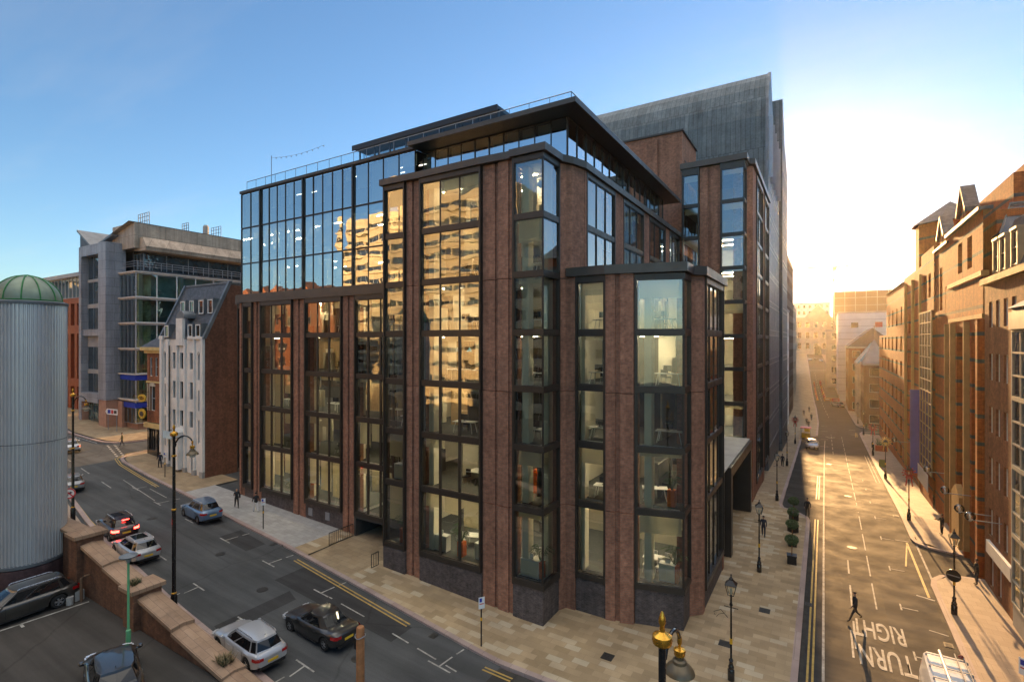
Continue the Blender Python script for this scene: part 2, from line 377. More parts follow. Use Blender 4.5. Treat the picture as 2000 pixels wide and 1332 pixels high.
# glass box on the left wing, Z 20.95-30.9
GL=[20.95,23.95,27.4,30.75]
secs=[(-48.45,-45.4,2),(-45.25,-39.1,5),(-38.95,-32.75,5),(-32.6,-26.0,4)]
fg=(0,YL+.25,0,0)
def curtain(fr,s0,s1,z0,z1,cols,mg=None,bl=None): return window(ob,fr,s0,s1,z0,z1,0,cols,.035,.035,mg=mg or m_gbox,blinds=bl,name='curtain_wall_panel')
for s0,s1,c in secs:
    for i in range(3): curtain(fg,s0,s1,GL[i]+.02,GL[i+1]-.02,c,bl=[rnd.choice((0,.3,.55,.7,.95)) for _ in range(c)])
for s0,_,_ in secs[1:]:
    b=MB().fr(fg); b.box(s0-.145,s0-.005,-.2,.12,20.96,30.9); build('fin',b,m_black,ob,True)
b=MB(); b.box(-48.5,-26.0,YL+.1,YL+.5,30.76,31.0); build('roof_edge',b,m_bronze,ob,True)
for i in range(3): window(ob,(-48.5,0,0,R(-90)),-42,-YL-.25,GL[i]+.02,GL[i+1]-.02,0,6,.05,.05,mg=m_gbox,name='curtain_wall_panel')
# tall block, front at Y=26 -----------------------------------------------------
f0=(0,26,0,0); TP=27.35
b4={0:[.62],1:[.5],2:[0],3:[0],4:[.6],5:[.7],6:[.35]}
bay(f0,-26.5,-24.5,F,1,blinds=b4)
bay(f0,-23.15,-18.15,F,3,blinds={0:[.25,.3,.45],1:[.2,.05,.05],2:[.06,.06,.06],3:[0,.1,.1],4:[.2,.25,.5],5:[.4,.25,.6],6:[.1,.3,.2]})
ribs(-24.46,-23.19,26.1,-.6,TP); 
pilaster(([(-18.1,26.1),(-17.2,26.1),(-17.2,26.22),(-16.95,26.22),(-16.95,26.05),(-16.2,26.05),(-16.2,26.15),(-15.85,26.15),(-15.85,27),(-18.1,27)],seg(-.6,TP)))
for x0,x1,y in ((-26.5,-24.48,25.93),(-23.17,-18.12,25.97)):
    b=MB(); b.box(x0,x1,y,y+.6,-.6,2.1); build('base_wall',b,m_dbrick,ob,True)
# corner bay with two faces
def corner_bay(A,B,C,levels,blA=None,top=.15,base=True):
    """A->B front face, B->C return face, glass meets at B"""
    for (p,q,sd) in ((A,B,0),(B,C,1)):
        L=math.hypot(q[0]-p[0],q[1]-p[1]); a=math.atan2(q[1]-p[1],q[0]-p[0]); fr=(p[0],p[1],0,a); b=MB().fr(fr)
        if sd==0: b.box(0,.13,-.4,.06,levels[0]-.28,levels[-1]+top)
        else: b.box(L-.11,L,-.4,.06,levels[0]-.28,levels[-1]+top)
        s0,s1=(.13,L) if sd==0 else (0.0,L-.11)
        for i,z in enumerate(levels):
            lo,hi=(z-.24,z+.08) if i==0 else (z-.16,z+.16)
            if i==len(levels)-1: hi=z+top-.004
            e=.05
            b.box(s0,s1+(0 if sd else e),0 if sd else -.001,e,lo,hi); b.box(s0,s1,-.3,-.002,lo+.003,hi-.003)
        build('bay_frame',b,m_bronze,ob,True)
        for i in range(len(levels)-1):
            z0=levels[i]+(.08 if i==0 else .16); z1=levels[i+1]-.16
            window(ob,fr,s0+.01,s1-.01,z0+.004,z1-.004,0,1,.035,.05,blinds=[(blA or {}).get(i,0) if sd==0 else (blA or {}).get(i,0)*.9])
    if base:
        b=MB(); k=.04
        b.prism([(A[0]+.02,A[1]+k),(B[0]-k,B[1]+k),(C[0]-k,C[1]-.02),(C[0]-1,C[1]-.02),(A[0]+.02,A[1]+1)],-.6,levels[0]-.282); build('base_wall',b,m_dbrick,ob,True)
corner_bay((-15.83,25.9),(-13.75,25.9),(-13.75,28.0),F,{0:.1,1:.28,4:.1,5:.42,6:.0})
pilaster(([(-13.78,28.03),(-13.55,28.5),(-12.95,28.5),(-12.95,29.0),(-13.0,30.05),(-14.2,30.05),(-14.2,28.03)],seg(-.6,20.3)))
pilaster(([(-13.78,28.03),(-13.55,28.5),(-13.3,28.9),(-13.0,30.05),(-14.2,30.05),(-14.2,28.03)],[(20.34,TP)]))
# low corner block, top Z=20.9
L5=F[:5]+[20.2]
bay((0,28.62,0,0),-12.93,-11.02,L5,1,blinds={0:[0],1:[.3],2:[0],3:[.08],4:[.25]},proj=.14)
b=MB(); b.box(-12.93,-11.02,28.6,29.3,-.6,2.1); build('base_wall',b,m_dbrick,ob,True)
pilaster(([(-11.0,28.5),(-10.45,28.6),(-10.42,28.75),(-10.2,28.8),(-10.15,28.62),(-9.42,28.85),(-9.42,30),(-11.0,30)],seg(-.6,20.4)))
corner_bay((-9.4,28.98),(-6.75,29.65),(-6.8,31.45),L5,{0:.28,1:.08,4:.36})
pilaster(([(-6.84,31.48),(-6.2,32.1),(-6.2,32.62),(-7.6,32.62),(-7.6,31.48)],seg(-.6,20.4)))
fe=(-6.2,0,0,EA)
bay(fe,32.66,38.95,[1.6]+F[1:5]+[20.2],4,mul=.06,blinds={i:[.9,.92,.9,.9] for i in range(5)})
b=MB(); b.box(-6.9,-6.24,32.66,38.95,-.6,1.3); build('base_wall',b,m_dbrick,ob,True)
b=MB(); b.box(-7.6,-6.2,38.97,39.5,-.6,20.4); build('pilaster',b,m_brick,ob,True)
b=MB(); b.box(-13.0,-7.6,39.1,39.5,-.6,20.4); build('side_wall',b,m_brick,ob,True)
P5=[(-13.5,28.45),(-12.93,28.42),(-11.0,28.4),(-9.42,28.8),(-6.62,29.5),(-6.66,31.4),(-6.05,32.0),(-6.05,39.5)]
b=MB(); b.band(P5,20.42,20.95,.1,.5); build('parapet',b,m_bronzel,ob,True)
b=MB(); b.prism([(-13,30.1),(-13.1,29.0),(-9.5,29.5),(-7.1,30.1),(-6.65,32.3),(-6.65,39.3),(-13,39.3)],20.25,20.45); build('flat_roof',b,m_roofmat,ob,True)
PT=[(-26.6,27.9),(-26.6,25.78),(-24.5,25.78),(-23.17,25.85),(-18.1,25.78),(-15.85,25.9),(-15.85,25.72),(-13.57,25.72),(-13.57,28.0),(-13.2,28.7),(-12.85,29.9),(-12.85,55.0)]
b=MB(); b.band(PT,TP+.02,27.8,.08,.55); build('parapet',b,m_bronzel,ob,True)
b=MB(); b.prism([(-26.1,26.4),(-14.3,26.4),(-14.3,29.5),(-13.4,30),(-13.4,55),(-26.1,55)],27.2,27.36); build('flat_roof',b,m_roofmat,ob,True)
# upper east face above the low block and the courtyard face below
fu=(-13.0,0,0,EA)
for s0,s1,c in ((30.4,35.6,3),(37.4,42.5,3),(44.1,49.4,3),(50.8,54.9,3)):
    lv=F[5:] if s1<39.5 else [2.4]+F[1:]
    bay(fu,s0,s1,lv,c,mul=.05,proj=.06,blinds={i:[rnd.choice((0,.2,.6)) for _ in range(c)] for i in range(8)})
for s0,s1 in ((30.08,30.38),(35.62,37.38),(42.52,44.08),(49.42,50.78)):
    b=MB()
    for z0,z1 in seg(20.3 if s1<39.2 else -.6,TP): b.box(-14,-12.98,s0,s1,z0,z1)
    build('pilaster',b,m_brick,ob,True)
b=MB(); b.box(-13.6,-13.05,37.4,55,-.6,2.1); build('base_wall',b,m_dbrick,ob,True)
# penthouse and oversailing roof
PH=[27.85,30.74]
curtain((0,29.5,0,0),-26.0,-13.9,PH[0],PH[1],10,mg=m_phg,bl=[rnd.choice((0,.45,.6,.6)) for _ in range(10)])
curtain((-13.9,0,0,EA),29.5,52,PH[0],PH[1],15,mg=m_phg,bl=[rnd.choice((.0,.5,.7)) for _ in range(15)])
b=MB(); b.box(-26.0,-12.75,27.95,54,30.76,31.0); b.box(-48.4,-26.0,28.95,42,30.6,30.75); build('roof_slab',b,m_black,ob,True)
b=MB(); b.box(-26.0,-12.6,27.8,27.95,30.72,31.03); b.box(-12.75,-12.6,27.95,54,30.72,31.03); build('roof_edge',b,m_bronzel,ob,True)
b=MB()
for a,c in (((-48,28.95),(-13.4,28.95)),((-13.4,28.95),(-13.4,52))):
    L=math.hypot(c[0]-a[0],c[1]-a[1]); n=int(L/1.5)
    for k in range(n+1):
        x=a[0]+(c[0]-a[0])*k/n; y=a[1]+(c[1]-a[1])*k/n; b.box(x-.015,x+.015,y-.015,y+.015,31.0,31.95)
    b.tube([a+(31.97,),c+(31.97,)],.03,6)
rl=build('roof_railing',b,m_silver,ob,True)
g=MB(); g.quad((-48,28.95,31.05),(-13.4,28.95,31.05),(-13.4,28.95,31.93),(-48,28.95,31.93)); g.quad((-13.4,28.95,31.05),(-13.4,52,31.05),(-13.4,52,31.93),(-13.4,28.95,31.93))
build('glass_panel',g,m_bal,rl)
b=MB(); b.box(-36,-20.5,31.5,38,33.6,33.85); b.box(-36,-20.5,31.42,31.5,33.45,33.9)
for k in range(9): x=-35.6+k*1.85; b.box(x,x+.12,31.9,32.02,31,33.6)
build('rooftop_pavilion',b,m_black,ob,True)
g=MB(); g.quad((-35.6,32.2,31),(-20.8,32.2,31),(-20.8,32.2,33.6),(-35.6,32.2,33.6)); g.quad((-20.8,32.2,31),(-20.8,38,31),(-20.8,38,33.6),(-20.8,32.2,33.6)); build('pavilion_glazing',g,m_gbox,ob,True)
b=MB(); b.tube([(-44.6,29.3,31),(-44.6,29.3,34.0)],.035,6); build('roof_mast',b,m_silver,ob,True)
b=MB(); pts=[(-44.6+.75*k,29.3,33.8-.25*math.sin(math.pi*k/10)-.03*k) for k in range(11)]; b.tube(pts,.012,4)
for p in pts[1:]: b.lathe([(.01,0),(.05,-.06),(.01,-.14)],6,p)
build('string_lights',b,m_silver,ob,True)
# brick stair tower on the roof
b=MB(); b.box(-26,-13.2,57,64,26,39.3); b.box(-17.2,-15.8,56.7,57,26,38.9); build('stair_tower',b,m_brick,ob,True)
window(ob,(-13.2,0,0,EA),58.2,59.6,32,36.5,.02,1,.08)
b=MB(); b.band([(-26,56.9),(-13.1,56.9),(-13.1,64.1)],39.3,39.5,.08,.4); build('parapet',b,m_bronze,ob,True)
# north wing, front at Y=55
fw=(0,55,0,0); W=F[:7]+[27.1,30.5,33.9]
W=[2.4]+F[1:7]+[27.15,30.5,33.9]
bay(fw,-12.75,-11.0,W,1,blinds={i:[rnd.choice((0,.2,.5))] for i in range(9)},top=.5)
ribs(-10.97,-9.0,55.05,-.6,34.3)
corner_bay((-8.97,54.95),(-6.75,54.95),(-6.75,56.6),W,{1:.1,4:.3,7:.2,8:.15},top=.5)
pilaster(([(-6.8,56.63),(-6.2,57.1),(-6.2,59.9),(-8,59.9),(-8,56.63)],seg(-.6,34.3)))
bay(fe,59.94,66.5,[1.6]+W[1:],4,mul=.06,blinds={i:[.9]*4 for i in range(9)})
b=MB()
for z0,z1 in seg(-.6,34.3): b.box(-8,-6.2,66.54,68.6,z0,z1)
b.box(-6.9,-6.24,59.94,66.5,-.6,1.3)
build('pilaster',b,m_brick,ob,True)
bay(fe,68.64,74.0,[1.6]+W[1:],3,mul=.06,blinds={i:[.9]*3 for i in range(9)})
b=MB(); b.band([(-12.9,54.85),(-9,54.85),(-6.55,54.75),(-6.55,56.6),(-6.05,57.0),(-6.05,74.2)],34.42,35.0,.1,.5); build('parapet',b,m_bronzel,ob,True)
b=MB(); b.box(-13,-6.6,55.3,74.4,34.2,34.42); build('flat_roof',b,m_roofmat,ob,True)
b=MB(); b.box(-13.2,-12.8,55.2,57,27.3,34.3); build('side_wall',b,m_brick,ob,True)
# entrance portal in the gap on the side street
b=MB(); b.box(-9.5,-6.0,41.6,42.3,-.4,6.9); b.box(-9.5,-6.0,53.6,54.3,-.4,6.9); b.box(-9.5,-6.0,42.3,53.6,6.1,6.9); build('entrance_portal',b,m_bronze,ob,True)
b=MB(); b.box(-12.95,-6.2,39.6,54.6,6.92,7.0); build('portal_roof',b,m_concrete,ob,True)
window(ob,(-9.4,0,0,EA),42.3,53.6,-.1,6.1,0,6,.08,.08,name='entrance_glazing')
b=MB(); b.box(-9.45,-6.6,39.5,39.9,-.4,6.8); build('portal_side_wall',b,m_bronze,ob,True)
# floors, cores and columns inside
for i,z in enumerate([2.25]+F[1:]):
    b=MB()
    for (x0,x1,y0,y1) in ((-48.3,-26.2,29.1,40),(-26.2,-14.3,26.5,40),(-14.3,-13.4,29.5,40)):
        if i==0 and x1<-20: b.box(x0,-32.3,y0,y1,2.47,2.7,1,0,1)
        else: b.box(x0,x1,y0,y1,z-.2,z+.1,1,0,1)
    if i<6: b.box(-13.4,-10.5,29.5,38.9,z-.2,z+.1,1,0,1); b.box(-10.5,-6.9,30.15,38.9,z-.2,z+.1,1,0,1)
    if i: b.box(-12.9,-7.1,55.6,73,z-.2,z+.1,1,0,1)
    build('floor_slab',b,[m_carpet,m_ceiling],ob,True)
b=MB()
for z in (30.5,): b.box(-12.9,-7.1,55.6,73,z-.2,z+.1,1,0,1)
for z in (23.95,27.4): b.box(-48,-26.3,29.2,40,z+.11,z+.3,1,0,1)
build('floor_slab',b,[m_carpet,m_ceiling],ob,True)
cm=[m_corec,m_corec,m_coreb,m_corea,m_corec,m_coreb,m_corec]
for i in range(7):
    z0=([2.25]+F[1:])[i]+.1; z1=F[i+1]-.2; b=MB()
    b.box(-50,-26.4,38.0 if i%2 else 37,38.3,z0,z1); b.box(-26.4,-16,37.2,37.5,z0,z1)
    if i<5: b.box(-16,-7,36,36.3,z0,z1)
    build('core_wall',b,cm[i],ob,True)
b=MB(); b.box(-48,-14.5,38,38.3,27.5,30.6); b.box(-12.9,-7.1,63,63.3,2,34); build('core_wall',b,m_corec,ob,True)
b=MB(); b.box(-50,-48.35,30.3,30.5,4,19.9); b.box(-26.3,-26.1,29.2,37,.5,27); b.box(-14.2,-14.0,31,36,6.7,27); b.box(-16.1,-15.9,30.5,36,.5,6.4); build('partition',b,m_plaster,ob,True)
b=MB()
for x,y,z1 in ((-47,29.3,20),(-45.4,29.3,20),(-39.2,29.3,20),(-33,29.3,20),(-23.0,26.75,27),(-17.6,26.75,27),(-15.6,26.7,27),(-13.1,29.4,20),(-10.6,29.4,20),(-9.1,29.9,20)):
    b.box(x,x+.42,y,y+.6,.7,z1)
b.box(-7.5,-7.05,31.6,32.3,.7,20); b.box(-14.45,-14.1,27.2,27.8,.7,27)
build('inner_column',b,m_plaster,ob,True)
# ceiling lights, lit
PL=[0,.6,.4,.6,.35,.7,.5,.6]; PR=[0,.8,.75,.6,.6,.7,.5,.7]
for i in range(1,8):
    z=F[i]-.215; b=MB()
    for x in range(-47,-15,3):
        if x<-26.5 or x>-26: 
            y0=30.6 if x<-26.4 else 28.2
            if rnd.random()<(PL if x<-26.4 else PR)[i]: b.box(x,x+1.6,y0,y0+.05,z-.02,z)
            if rnd.random()<(PL if x<-26.4 else PR)[i]: b.box(x+.5,x+2.1,y0+2.6,y0+2.66,z-.02,z)
    if i<6:
        for x,y in ((-12.4,31.5),(-10,32),(-8.6,33.5),(-11.5,34))[:(0,4,3,1,2,4)[i]]: b.box(x,x+1.1,y,y+.09,z-.02,z)
    for y in (57,60): b.box(-11,-8,y,y+.1,z-.02,z)
    build('ceiling_light',b,m_lamp,ob,True)
b=MB()
for z in (23.95,27.4,30.6):
    for x in (-43.5,-41.5,-38,-35.5,-33.8,-31.2,-29.5,-27.8):
        if rnd.random()<.8: y=30.3+rnd.random()*3; b.box(x,x+1.3,y,y+.05,z-.03 if z>30 else z+.07,z-.01 if z>30 else z+.09)
build('ceiling_light',b,m_lamp2,ob,True)
# zinc clad tower behind
zt=thing('zinc_clad_building','tall grey zinc clad office building with curved roof edge behind the brown block','building',(-30,80,0))
prof=[(74.6,-4),(74.6,43.5),(74.75,46.3),(75.2,48.6),(76,50.6),(77.2,52.2),(78.6,53.4),(80.2,50.4),(84,45.0),(93,42),(93,-4)]
b=MB(); b.extr(prof,-62,-6.6,'x'); build('zinc_shell',b,m_zinc,zt,True)
b=MB(); b.extr([(p[0]-.12 if i<8 else p[0]+(.12 if i<10 else 0),p[1]+(.1 if 4<i<8 else 0)) for i,p in enumerate(prof)],-6.598,-6.25,'x'); 
build('gable_edge',b,m_lead,zt,True)
fz=(-6.22,0,0,EA)
for i in range(11): window(zt,fz,75.4,92.6,2+3.9*i+.3,2+3.9*(i+1)-.3,0,6,.12,.12,mf=m_silver,mg=m_dgb)
b=MB(); b.extr([(93.2,-4),(93.2,55.5),(94.2,56),(99,50),(106,47),(106,-4)],-30,-5.8,'x'); build('rear_volume',b,m_zinc,zt,True)
for i in range(11): window(zt,(-5.78,0,0,EA),94,105.4,2+3.9*i+.3,2+3.9*(i+1)-.3,0,4,.12,.12,mf=m_silver,mg=m_dgb)
b=MB()
for k in range(5): b.box(-6.2,-5.75,74.8+k*3.4,74.95+k*3.4,38,46)
build('louvre_frame',b,m_silver,zt,True)
# ---------------------------------------------------------------- ground, roads, pavements, markings
def ribbon(name,mat,rows,dz=0.,kind='structure'):
    b=MB(); n=len(rows[0])
    b.add([(x,y,ground(x,y)+dz+(e[0] if e else 0)) for r in rows for x,y,*e in r],
          [(j*n+i,(j+1)*n+i,(j+1)*n+i+1,j*n+i+1) for j in range(len(rows)-1) for i in range(n-1)])
    o=build(name,b,mat); o['kind']=kind; return o
def lerp(a,b,t): return a+(b-a)*t
def frange(a,b,st):
    n=max(1,int(round(abs(b-a)/st))); return [a+(b-a)*k/n for k in range(n+1)]
b=MB()
xs=[x for x in range(-420,421,10)]; ys=[y for y in range(-160,621,10)]
vs=[(x,y,ground(x,y)-.6) for y in ys for x in xs]; n=len(xs)
b.add(vs,[(j*n+i,j*n+i+1,(j+1)*n+i+1,(j+1)*n+i) for j in range(len(ys)-1) for i in range(n-1)])
tag(build('ground',b,m_asph),kind='structure')
def interp(T,x):
    for (a,p),(c,q) in zip(T,T[1:]):
        if (a-x)*(c-x)<=0: return p+(q-p)*(x-a)/(c-a)
    return T[0][1] if abs(x-T[0][0])<abs(x-T[-1][0]) else T[-1][1]
RK=[(-2,21.6),(-14.2,21.8),(-24.8,22.95),(-34.5,23.95),(-44.4,24.7),(-52.4,25.4),(-61,26.0),(-68,26.7),(-71,27.4),(-72.6,29.0),(-73,31)]
LK=[(-10,13.4),(-32.5,15.2),(-43.8,16.4),(-51,17.3),(-59.6,18.8),(-75,22),(-95,24.5),(-130,27)]
def SX(y): return interp([(-60,0),(140,0),(170,-.8),(200,-2.2),(310,-6.5),(360,-9)],y)   # the street drifts left far away
# left street carriageway and the side street mouth
ribbon('left_road',m_asph2,[[(x,interp(LK,x)-.3+ (34-interp(LK,x))*k/12) for k in range(13)] for x in frange(-14,-132,2)])
ribbon('side_road',m_asph2,[[(lerp(-80,-70,k/4),y) for k in range(5)] for y in frange(33.9,120,4)])
ribbon('right_road',m_asph,[[(lerp(-14 if y<21.7 else -4.0,6.5,k/6)+SX(y),y) for k in range(7)] for y in [-20,0,10,16,21.69]+[21.71]+frange(24,400,4)])
# kerbs: real 12 cm steps
def kerb(name,pts,w=.32,h=.125,mat=None):
    b=MB(); n=len(pts); V=[]
    for i,(x,y) in enumerate(pts):
        p=pts[max(i-1,0)]; q=pts[min(i+1,n-1)]; l=math.hypot(q[0]-p[0],q[1]-p[1]); nx,ny=-(q[1]-p[1])/l,(q[0]-p[0])/l
        z=ground(x,y)
        V+=[(x,y,z-.2),(x,y,z+h),(x+nx*w,y+ny*w,z+h),(x+nx*w,y+ny*w,z-.2)]
    b.add(V,[(i*4+k,(i+1)*4+k,(i+1)*4+k+1,i*4+k+1) for i in range(n-1) for k in range(3)])
    o=build(name,b,mat or m_kerb); o['kind']='structure'
rk=[(x,interp(RK,x)) for x in frange(-14.2,-68,1.2)]
kerb('kerb',[(-73,y) for y in frange(120,31,3)]+[(-72.6,29.0),(-71.9,27.9),(-71,27.3),(-69.6,26.9)]+rk[::-1])
corner=[(-14.2+.9*k,21.8) for k in range(12)]+[(-3.4,21.85),(-2.4,22.2),(-1.6,22.9),(-1.15,24)]
kerb('kerb',corner+[(-1.1,y) for y in frange(25,54,3)]+[(-1.3,55),(-2.2,56.2),(-3.4,57)]+[(-3.6,y) for y in frange(58,112,3)]+[(-3.0,114),(-1.5,116.5),(-1.1,118)]+[(-1.1+SX(y),y) for y in frange(120,400,3)])
kerb('kerb',[(6.1+SX(y),y) for y in frange(400,140,3)]+[(6.4,138),(7.4,136.5),(10,136)][0:3])
kerb('kerb',[(12,130),(8,129.6),(6.6,128.6),(6.1,126)]+[(6.1,y) for y in frange(124,53.5,3)]+[(6.3,52.6),(7.0,51.9),(8.2,51.5),(9.4,51.3)])
kerb('kerb',[(9.4,46.9),(8,46.7),(6.9,46.2),(6.3,45.2),(6.1,44)]+[(6.1,y) for y in frange(43,10,3)])
lk=[(x,interp(LK,x)) for x in frange(-132,-14,2)]
kerb('kerb',lk)
kerb('kerb',[(-79.3,y) for y in frange(120,36,4)]+[(-79.3,34.5),(-79.4,32.2),(-80.2,30.6),(-82,29.7),(-85,29.4),(-91,29.2),(-100,30.0),(-132,33)])
H=.125
# pavements
def inner(x): return 29.9
ribbon('pavement',m_grey_pave,[[(x,lerp(interp(RK,x)+.3,28.6,k/3)) for k in range(4)] for x in frange(-34,-53,1.5)],H-.004)
ribbon('pavement',m_yorkr,[[(x,lerp(interp(RK,x)+.3,31.0,k/3)) for k in range(4)] for x in frange(-53,-72.4,1.0)],H-.004)
ribbon('pavement',m_yorkr,[[(-72.7,y),(-69,y)] for y in frange(31,120,4)],H-.004)
ribbon('pavement',m_york,[[(x,lerp(interp(RK,x)+.3,28.6,k/3)) for k in range(4)] for x in [-34,-33.2,-32.25]],H-.004)
ribbon('driveway',m_yorkr,[[(x,lerp(interp(RK,x)+.3,34.5,k/4),-.04 if k else -.1) for k in range(5)] for x in frange(-32.25,-27.3,1.2)],H-.004)
ribbon('pavement',m_york,[[(x,lerp(interp(RK,x)+.3,28.6,k/3)) for k in range(4)] for x in frange(-27.3,-14.2,1.3)],H-.004)
ribbon('pavement',m_york,[[(x,lerp(22.1 if x<-3 else 23.6,33,k/3)) for k in range(4)] for x in [-14.2,-12,-9,-6.2,-4.2,-3.0,-1.42]],H-.004)
LB=[(33,-1.42),(54,-1.42),(55,-1.62),(56.2,-2.5),(57,-3.7),(58,-3.92),(112,-3.92),(114,-3.3),(116.5,-1.8),(118,-1.42),(400,-1.42)]
ribbon('pavement',m_york,[[(lerp(-13.2,interp(LB,y),k/3),y) for k in range(4)] for y in frange(33,54,3)+[55,56.2,57,58,60,62]],H-.004)
ribbon('pavement',m_yorkr,[[(lerp(-9,interp(LB,y),k/3)+SX(y),y) for k in range(4)] for y in frange(62,110,4)+[112,114,116.5,118]+frange(120,400,4)],H-.004)
ribbon('pavement',m_rpave,[[(lerp(6.42,12,k/2),y) for k in range(3)] for y in frange(10,45,3)],H-.004)
ribbon('pavement',m_rpave,[[(x,45),(x,46.6 if x>7.4 else 45.6)] for x in (6.5,7,7.5,8,9,10)],H-.004)
ribbon('alley_road',m_asph,[[(x,45.4),(x,48.5),(x,52.5)] for x in (6.2,8,10,16)],.004)
ribbon('pavement',m_rpave,[[(x,51.7 if x>8 else 52.7),(x,54)] for x in (6.5,7.2,8.05,9.0,10)],H-.004)
ribbon('pavement',m_rpave,[[(lerp(6.42,10.5,k/2),y) for k in range(3)] for y in frange(54,126,3)],H-.004)
ribbon('pavement',m_rpave,[[(lerp(6.42,12,k/2)+SX(y),y) for k in range(3)] for y in frange(139,400,4)],H-.004)
ribbon('cross_road',m_asph,[[(x,124),(x,132),(x,140)] for x in (6.3,12,40)],-.02)
ribbon('pavement',m_rpave,[[(x,lerp(interp(LK,x)-.3,interp(LK,x)-3.6,k/2)) for k in range(3)] for x in frange(-132,-14,3)],H-.004)
ribbon('pavement',m_yorkr,[[(x,lerp(interp([(-132,33.3),(-100,30.3),(-91,29.5),(-85,29.7),(-82,30.1),(-80.2,31),(-79.7,33)],x),40,k/3)) for k in range(4)] for x in [-132,-120,-110,-100,-95,-91,-88,-85,-82,-80.9,-80.2,-79.7]],H-.004)
ribbon('pavement',m_yorkr,[[(-79.7,y),(-83,y),(-88,y)] for y in frange(40,120,4)],H-.004)
# surface patches of older and newer asphalt
def patch(pts,mat=m_patch,dz=.004):
    b=MB(); b.add([(x,y,ground(x,y)+dz) for x,y in pts],[tuple(range(len(pts)))]); o=build('road_patch',b,mat); o['kind']='structure'
for x0,x1,a,c in ((-25.5,-20,20.4,22.2),(-31,-25.5,20.6,22.9),(-40.5,-36.5,22.2,23.9),(-46,-43,23.4,24.4),(-29,-27.8,15.6,20.3)):
    patch([(x0,a),(x1,a-.25),(x1,c-.4),(x0,c)])
for x0,x1,a,c in ((2.9,5.7,20,33),(3.2,5.9,33,45),(.4,2.2,60,66),(3.3,5.8,66,90),(-.9,.0,25,50),(-.2,2.6,96,103)):
    patch([(x0,a),(x1,a),(x1,c),(x0,c)])
# painted lines
mk={'w':MB(),'y':MB()}
def line(k,pts,w=.1,dash=None,dz=.008):
    b=mk[k]
    for (x0,y0),(x1,y1) in zip(pts,pts[1:]):
        L=math.hypot(x1-x0,y1-y0); ux,uy=(x1-x0)/L,(y1-y0)/L; nx,ny=-uy*w/2,ux*w/2
        t=0; st=dash[0]+dash[1] if dash else min(4,L)
        while t<L-1e-6:
            e=min(L,t+(dash[0] if dash else st)); q=[]
            for tt,sg in ((t,1),(t,-1),(e,-1),(e,1)):
                x=x0+ux*tt+nx*sg; y=y0+uy*tt+ny*sg; q.append((x,y,ground(x,y)+dz))
            b.quad(*q); t+=st
def dbl(pts,off=.22,w=.1):
    line('y',pts,w); q=[]
    for i,(x,y) in enumerate(pts):
        p=pts[max(i-1,0)]; r=pts[min(i+1,len(pts)-1)]; l=math.hypot(r[0]-p[0],r[1]-p[1]); q.append((x+(r[1]-p[1])/l*off,y-(r[0]-p[0])/l*off))
    line('y',q,w)
dbl([(-.72,22),(-.72,55)]); line('w',[(-.05,10),(-.05,60),(.0,100),(.1,112)],.12)
dbl([(-.72,62.5),(-.72,76)])
line('w',[(1.45,33),(1.5,46)],.1,(3.2,2)); line('w',[(2.75,38.5),(2.9,120)],.08,(4,1.2))
line('w',[(1.3,14),(1.3,36)],.1,(3,3))
for y in (29.0,33.4,39.2,45.5,52.2,58,64,70.5,76):
    line('w',[(4.05,y),(4.05,y+.9)],.09); line('w',[(4.05,y+.4),(4.9,y+.4)],.09)
line('w',[(5.1,37.3),(5.95,37.1)],.1); line('y',[(5.75,42),(5.75,52.5)],.14); line('w',[(5.1,42.0),(6.0,41.7)],.16)
line('w',[(5.0,52.8),(5.9,52.8)],.12); line('w',[(6.35,44.8),(6.35,52.2)],.12); line('y',[(5.1,47),(5.7,52)],.1)
line('w',[(5.4,76),(5.4,98)],.08); line('w',[(5.75,76),(5.75,98)],.08); line('w',[(5.4,76),(5.75,76)],.08)
line('w',[(1.2,96),(1.15,122)],.1,(3,2)); 
for y in (104,114,126,134): line('w',[(-.6,y),(.6,y)],.22)
line('w',[(.2,118),(1.0,116),(1.8,118),(.2,118)],.16)
for y in (124,131): line('w',[(4.5,y),(5.6,y)],.25)
line('w',[(-1+SX(262),262),(6+SX(262),262)],.5); line('w',[(-1+SX(258),258),(6+SX(258),258)],.3)
line('w',[(1,150),(.8+SX(190),190),(.8+SX(255),255)],.12,(3,3)); dbl([(5.7,127),(5.5,121)],.25); 
# left street
dbl([(-15.5,21.35),(-15.2,21.33),(-13,21.3)]) ; dbl([(-20.3,21.95),(-32.4,23.3)][::-1],.25)
def bayT(x,y,s=1): line('w',[(x-.75,y),(x+.75,y-.08)],.09); line('w',[(x,y),(x+.08,y+.95*s)],.09)
for x,y in ((-16.6,20.1),(-27.2,21.3),(-33.4,21.75),(-39.5,22.1),(-45.6,22.5),(-52,22.9),(-58,23.6)): bayT(x,y); line('w',[(x+.12,y+1.25),(x+.2,y+1.8)],.09)
for x in (-22.1,-28.1,-34.0,-40.2,-46): y=interp(LK,x)+2.0; bayT(x,y,-1); line('w',[(x-.1,y-1.1),(x-.12,y-1.7)],.09)
line('w',[(-15,20.2),(-20.5,20.75)],.09,(1.4,.7)); line('w',[(-23,21.0),(-26.4,21.25)],.08,(2.2,.9))
line('w',[(-53,23.1),(-62,24.1)],.07); line('w',[(-53,24.1),(-57,24.4)],.07)
dbl([(-45.5,17.0),(-52,17.85),(-60,19.2),(-75,22.6)][::-1])
dbl([(-57,25.0),(-62,25.5),(-68.6,26.25),(-71.6,27.0),(-73.3,28.9),(-73.6,31.5),(-73.6,40)],.22)
line('w',[(-72.6,27.6),(-79.6,29.2)],.22,(.62,.5)); line('w',[(-72.7,28.25),(-79.5,29.9)],.22,(.62,.5))
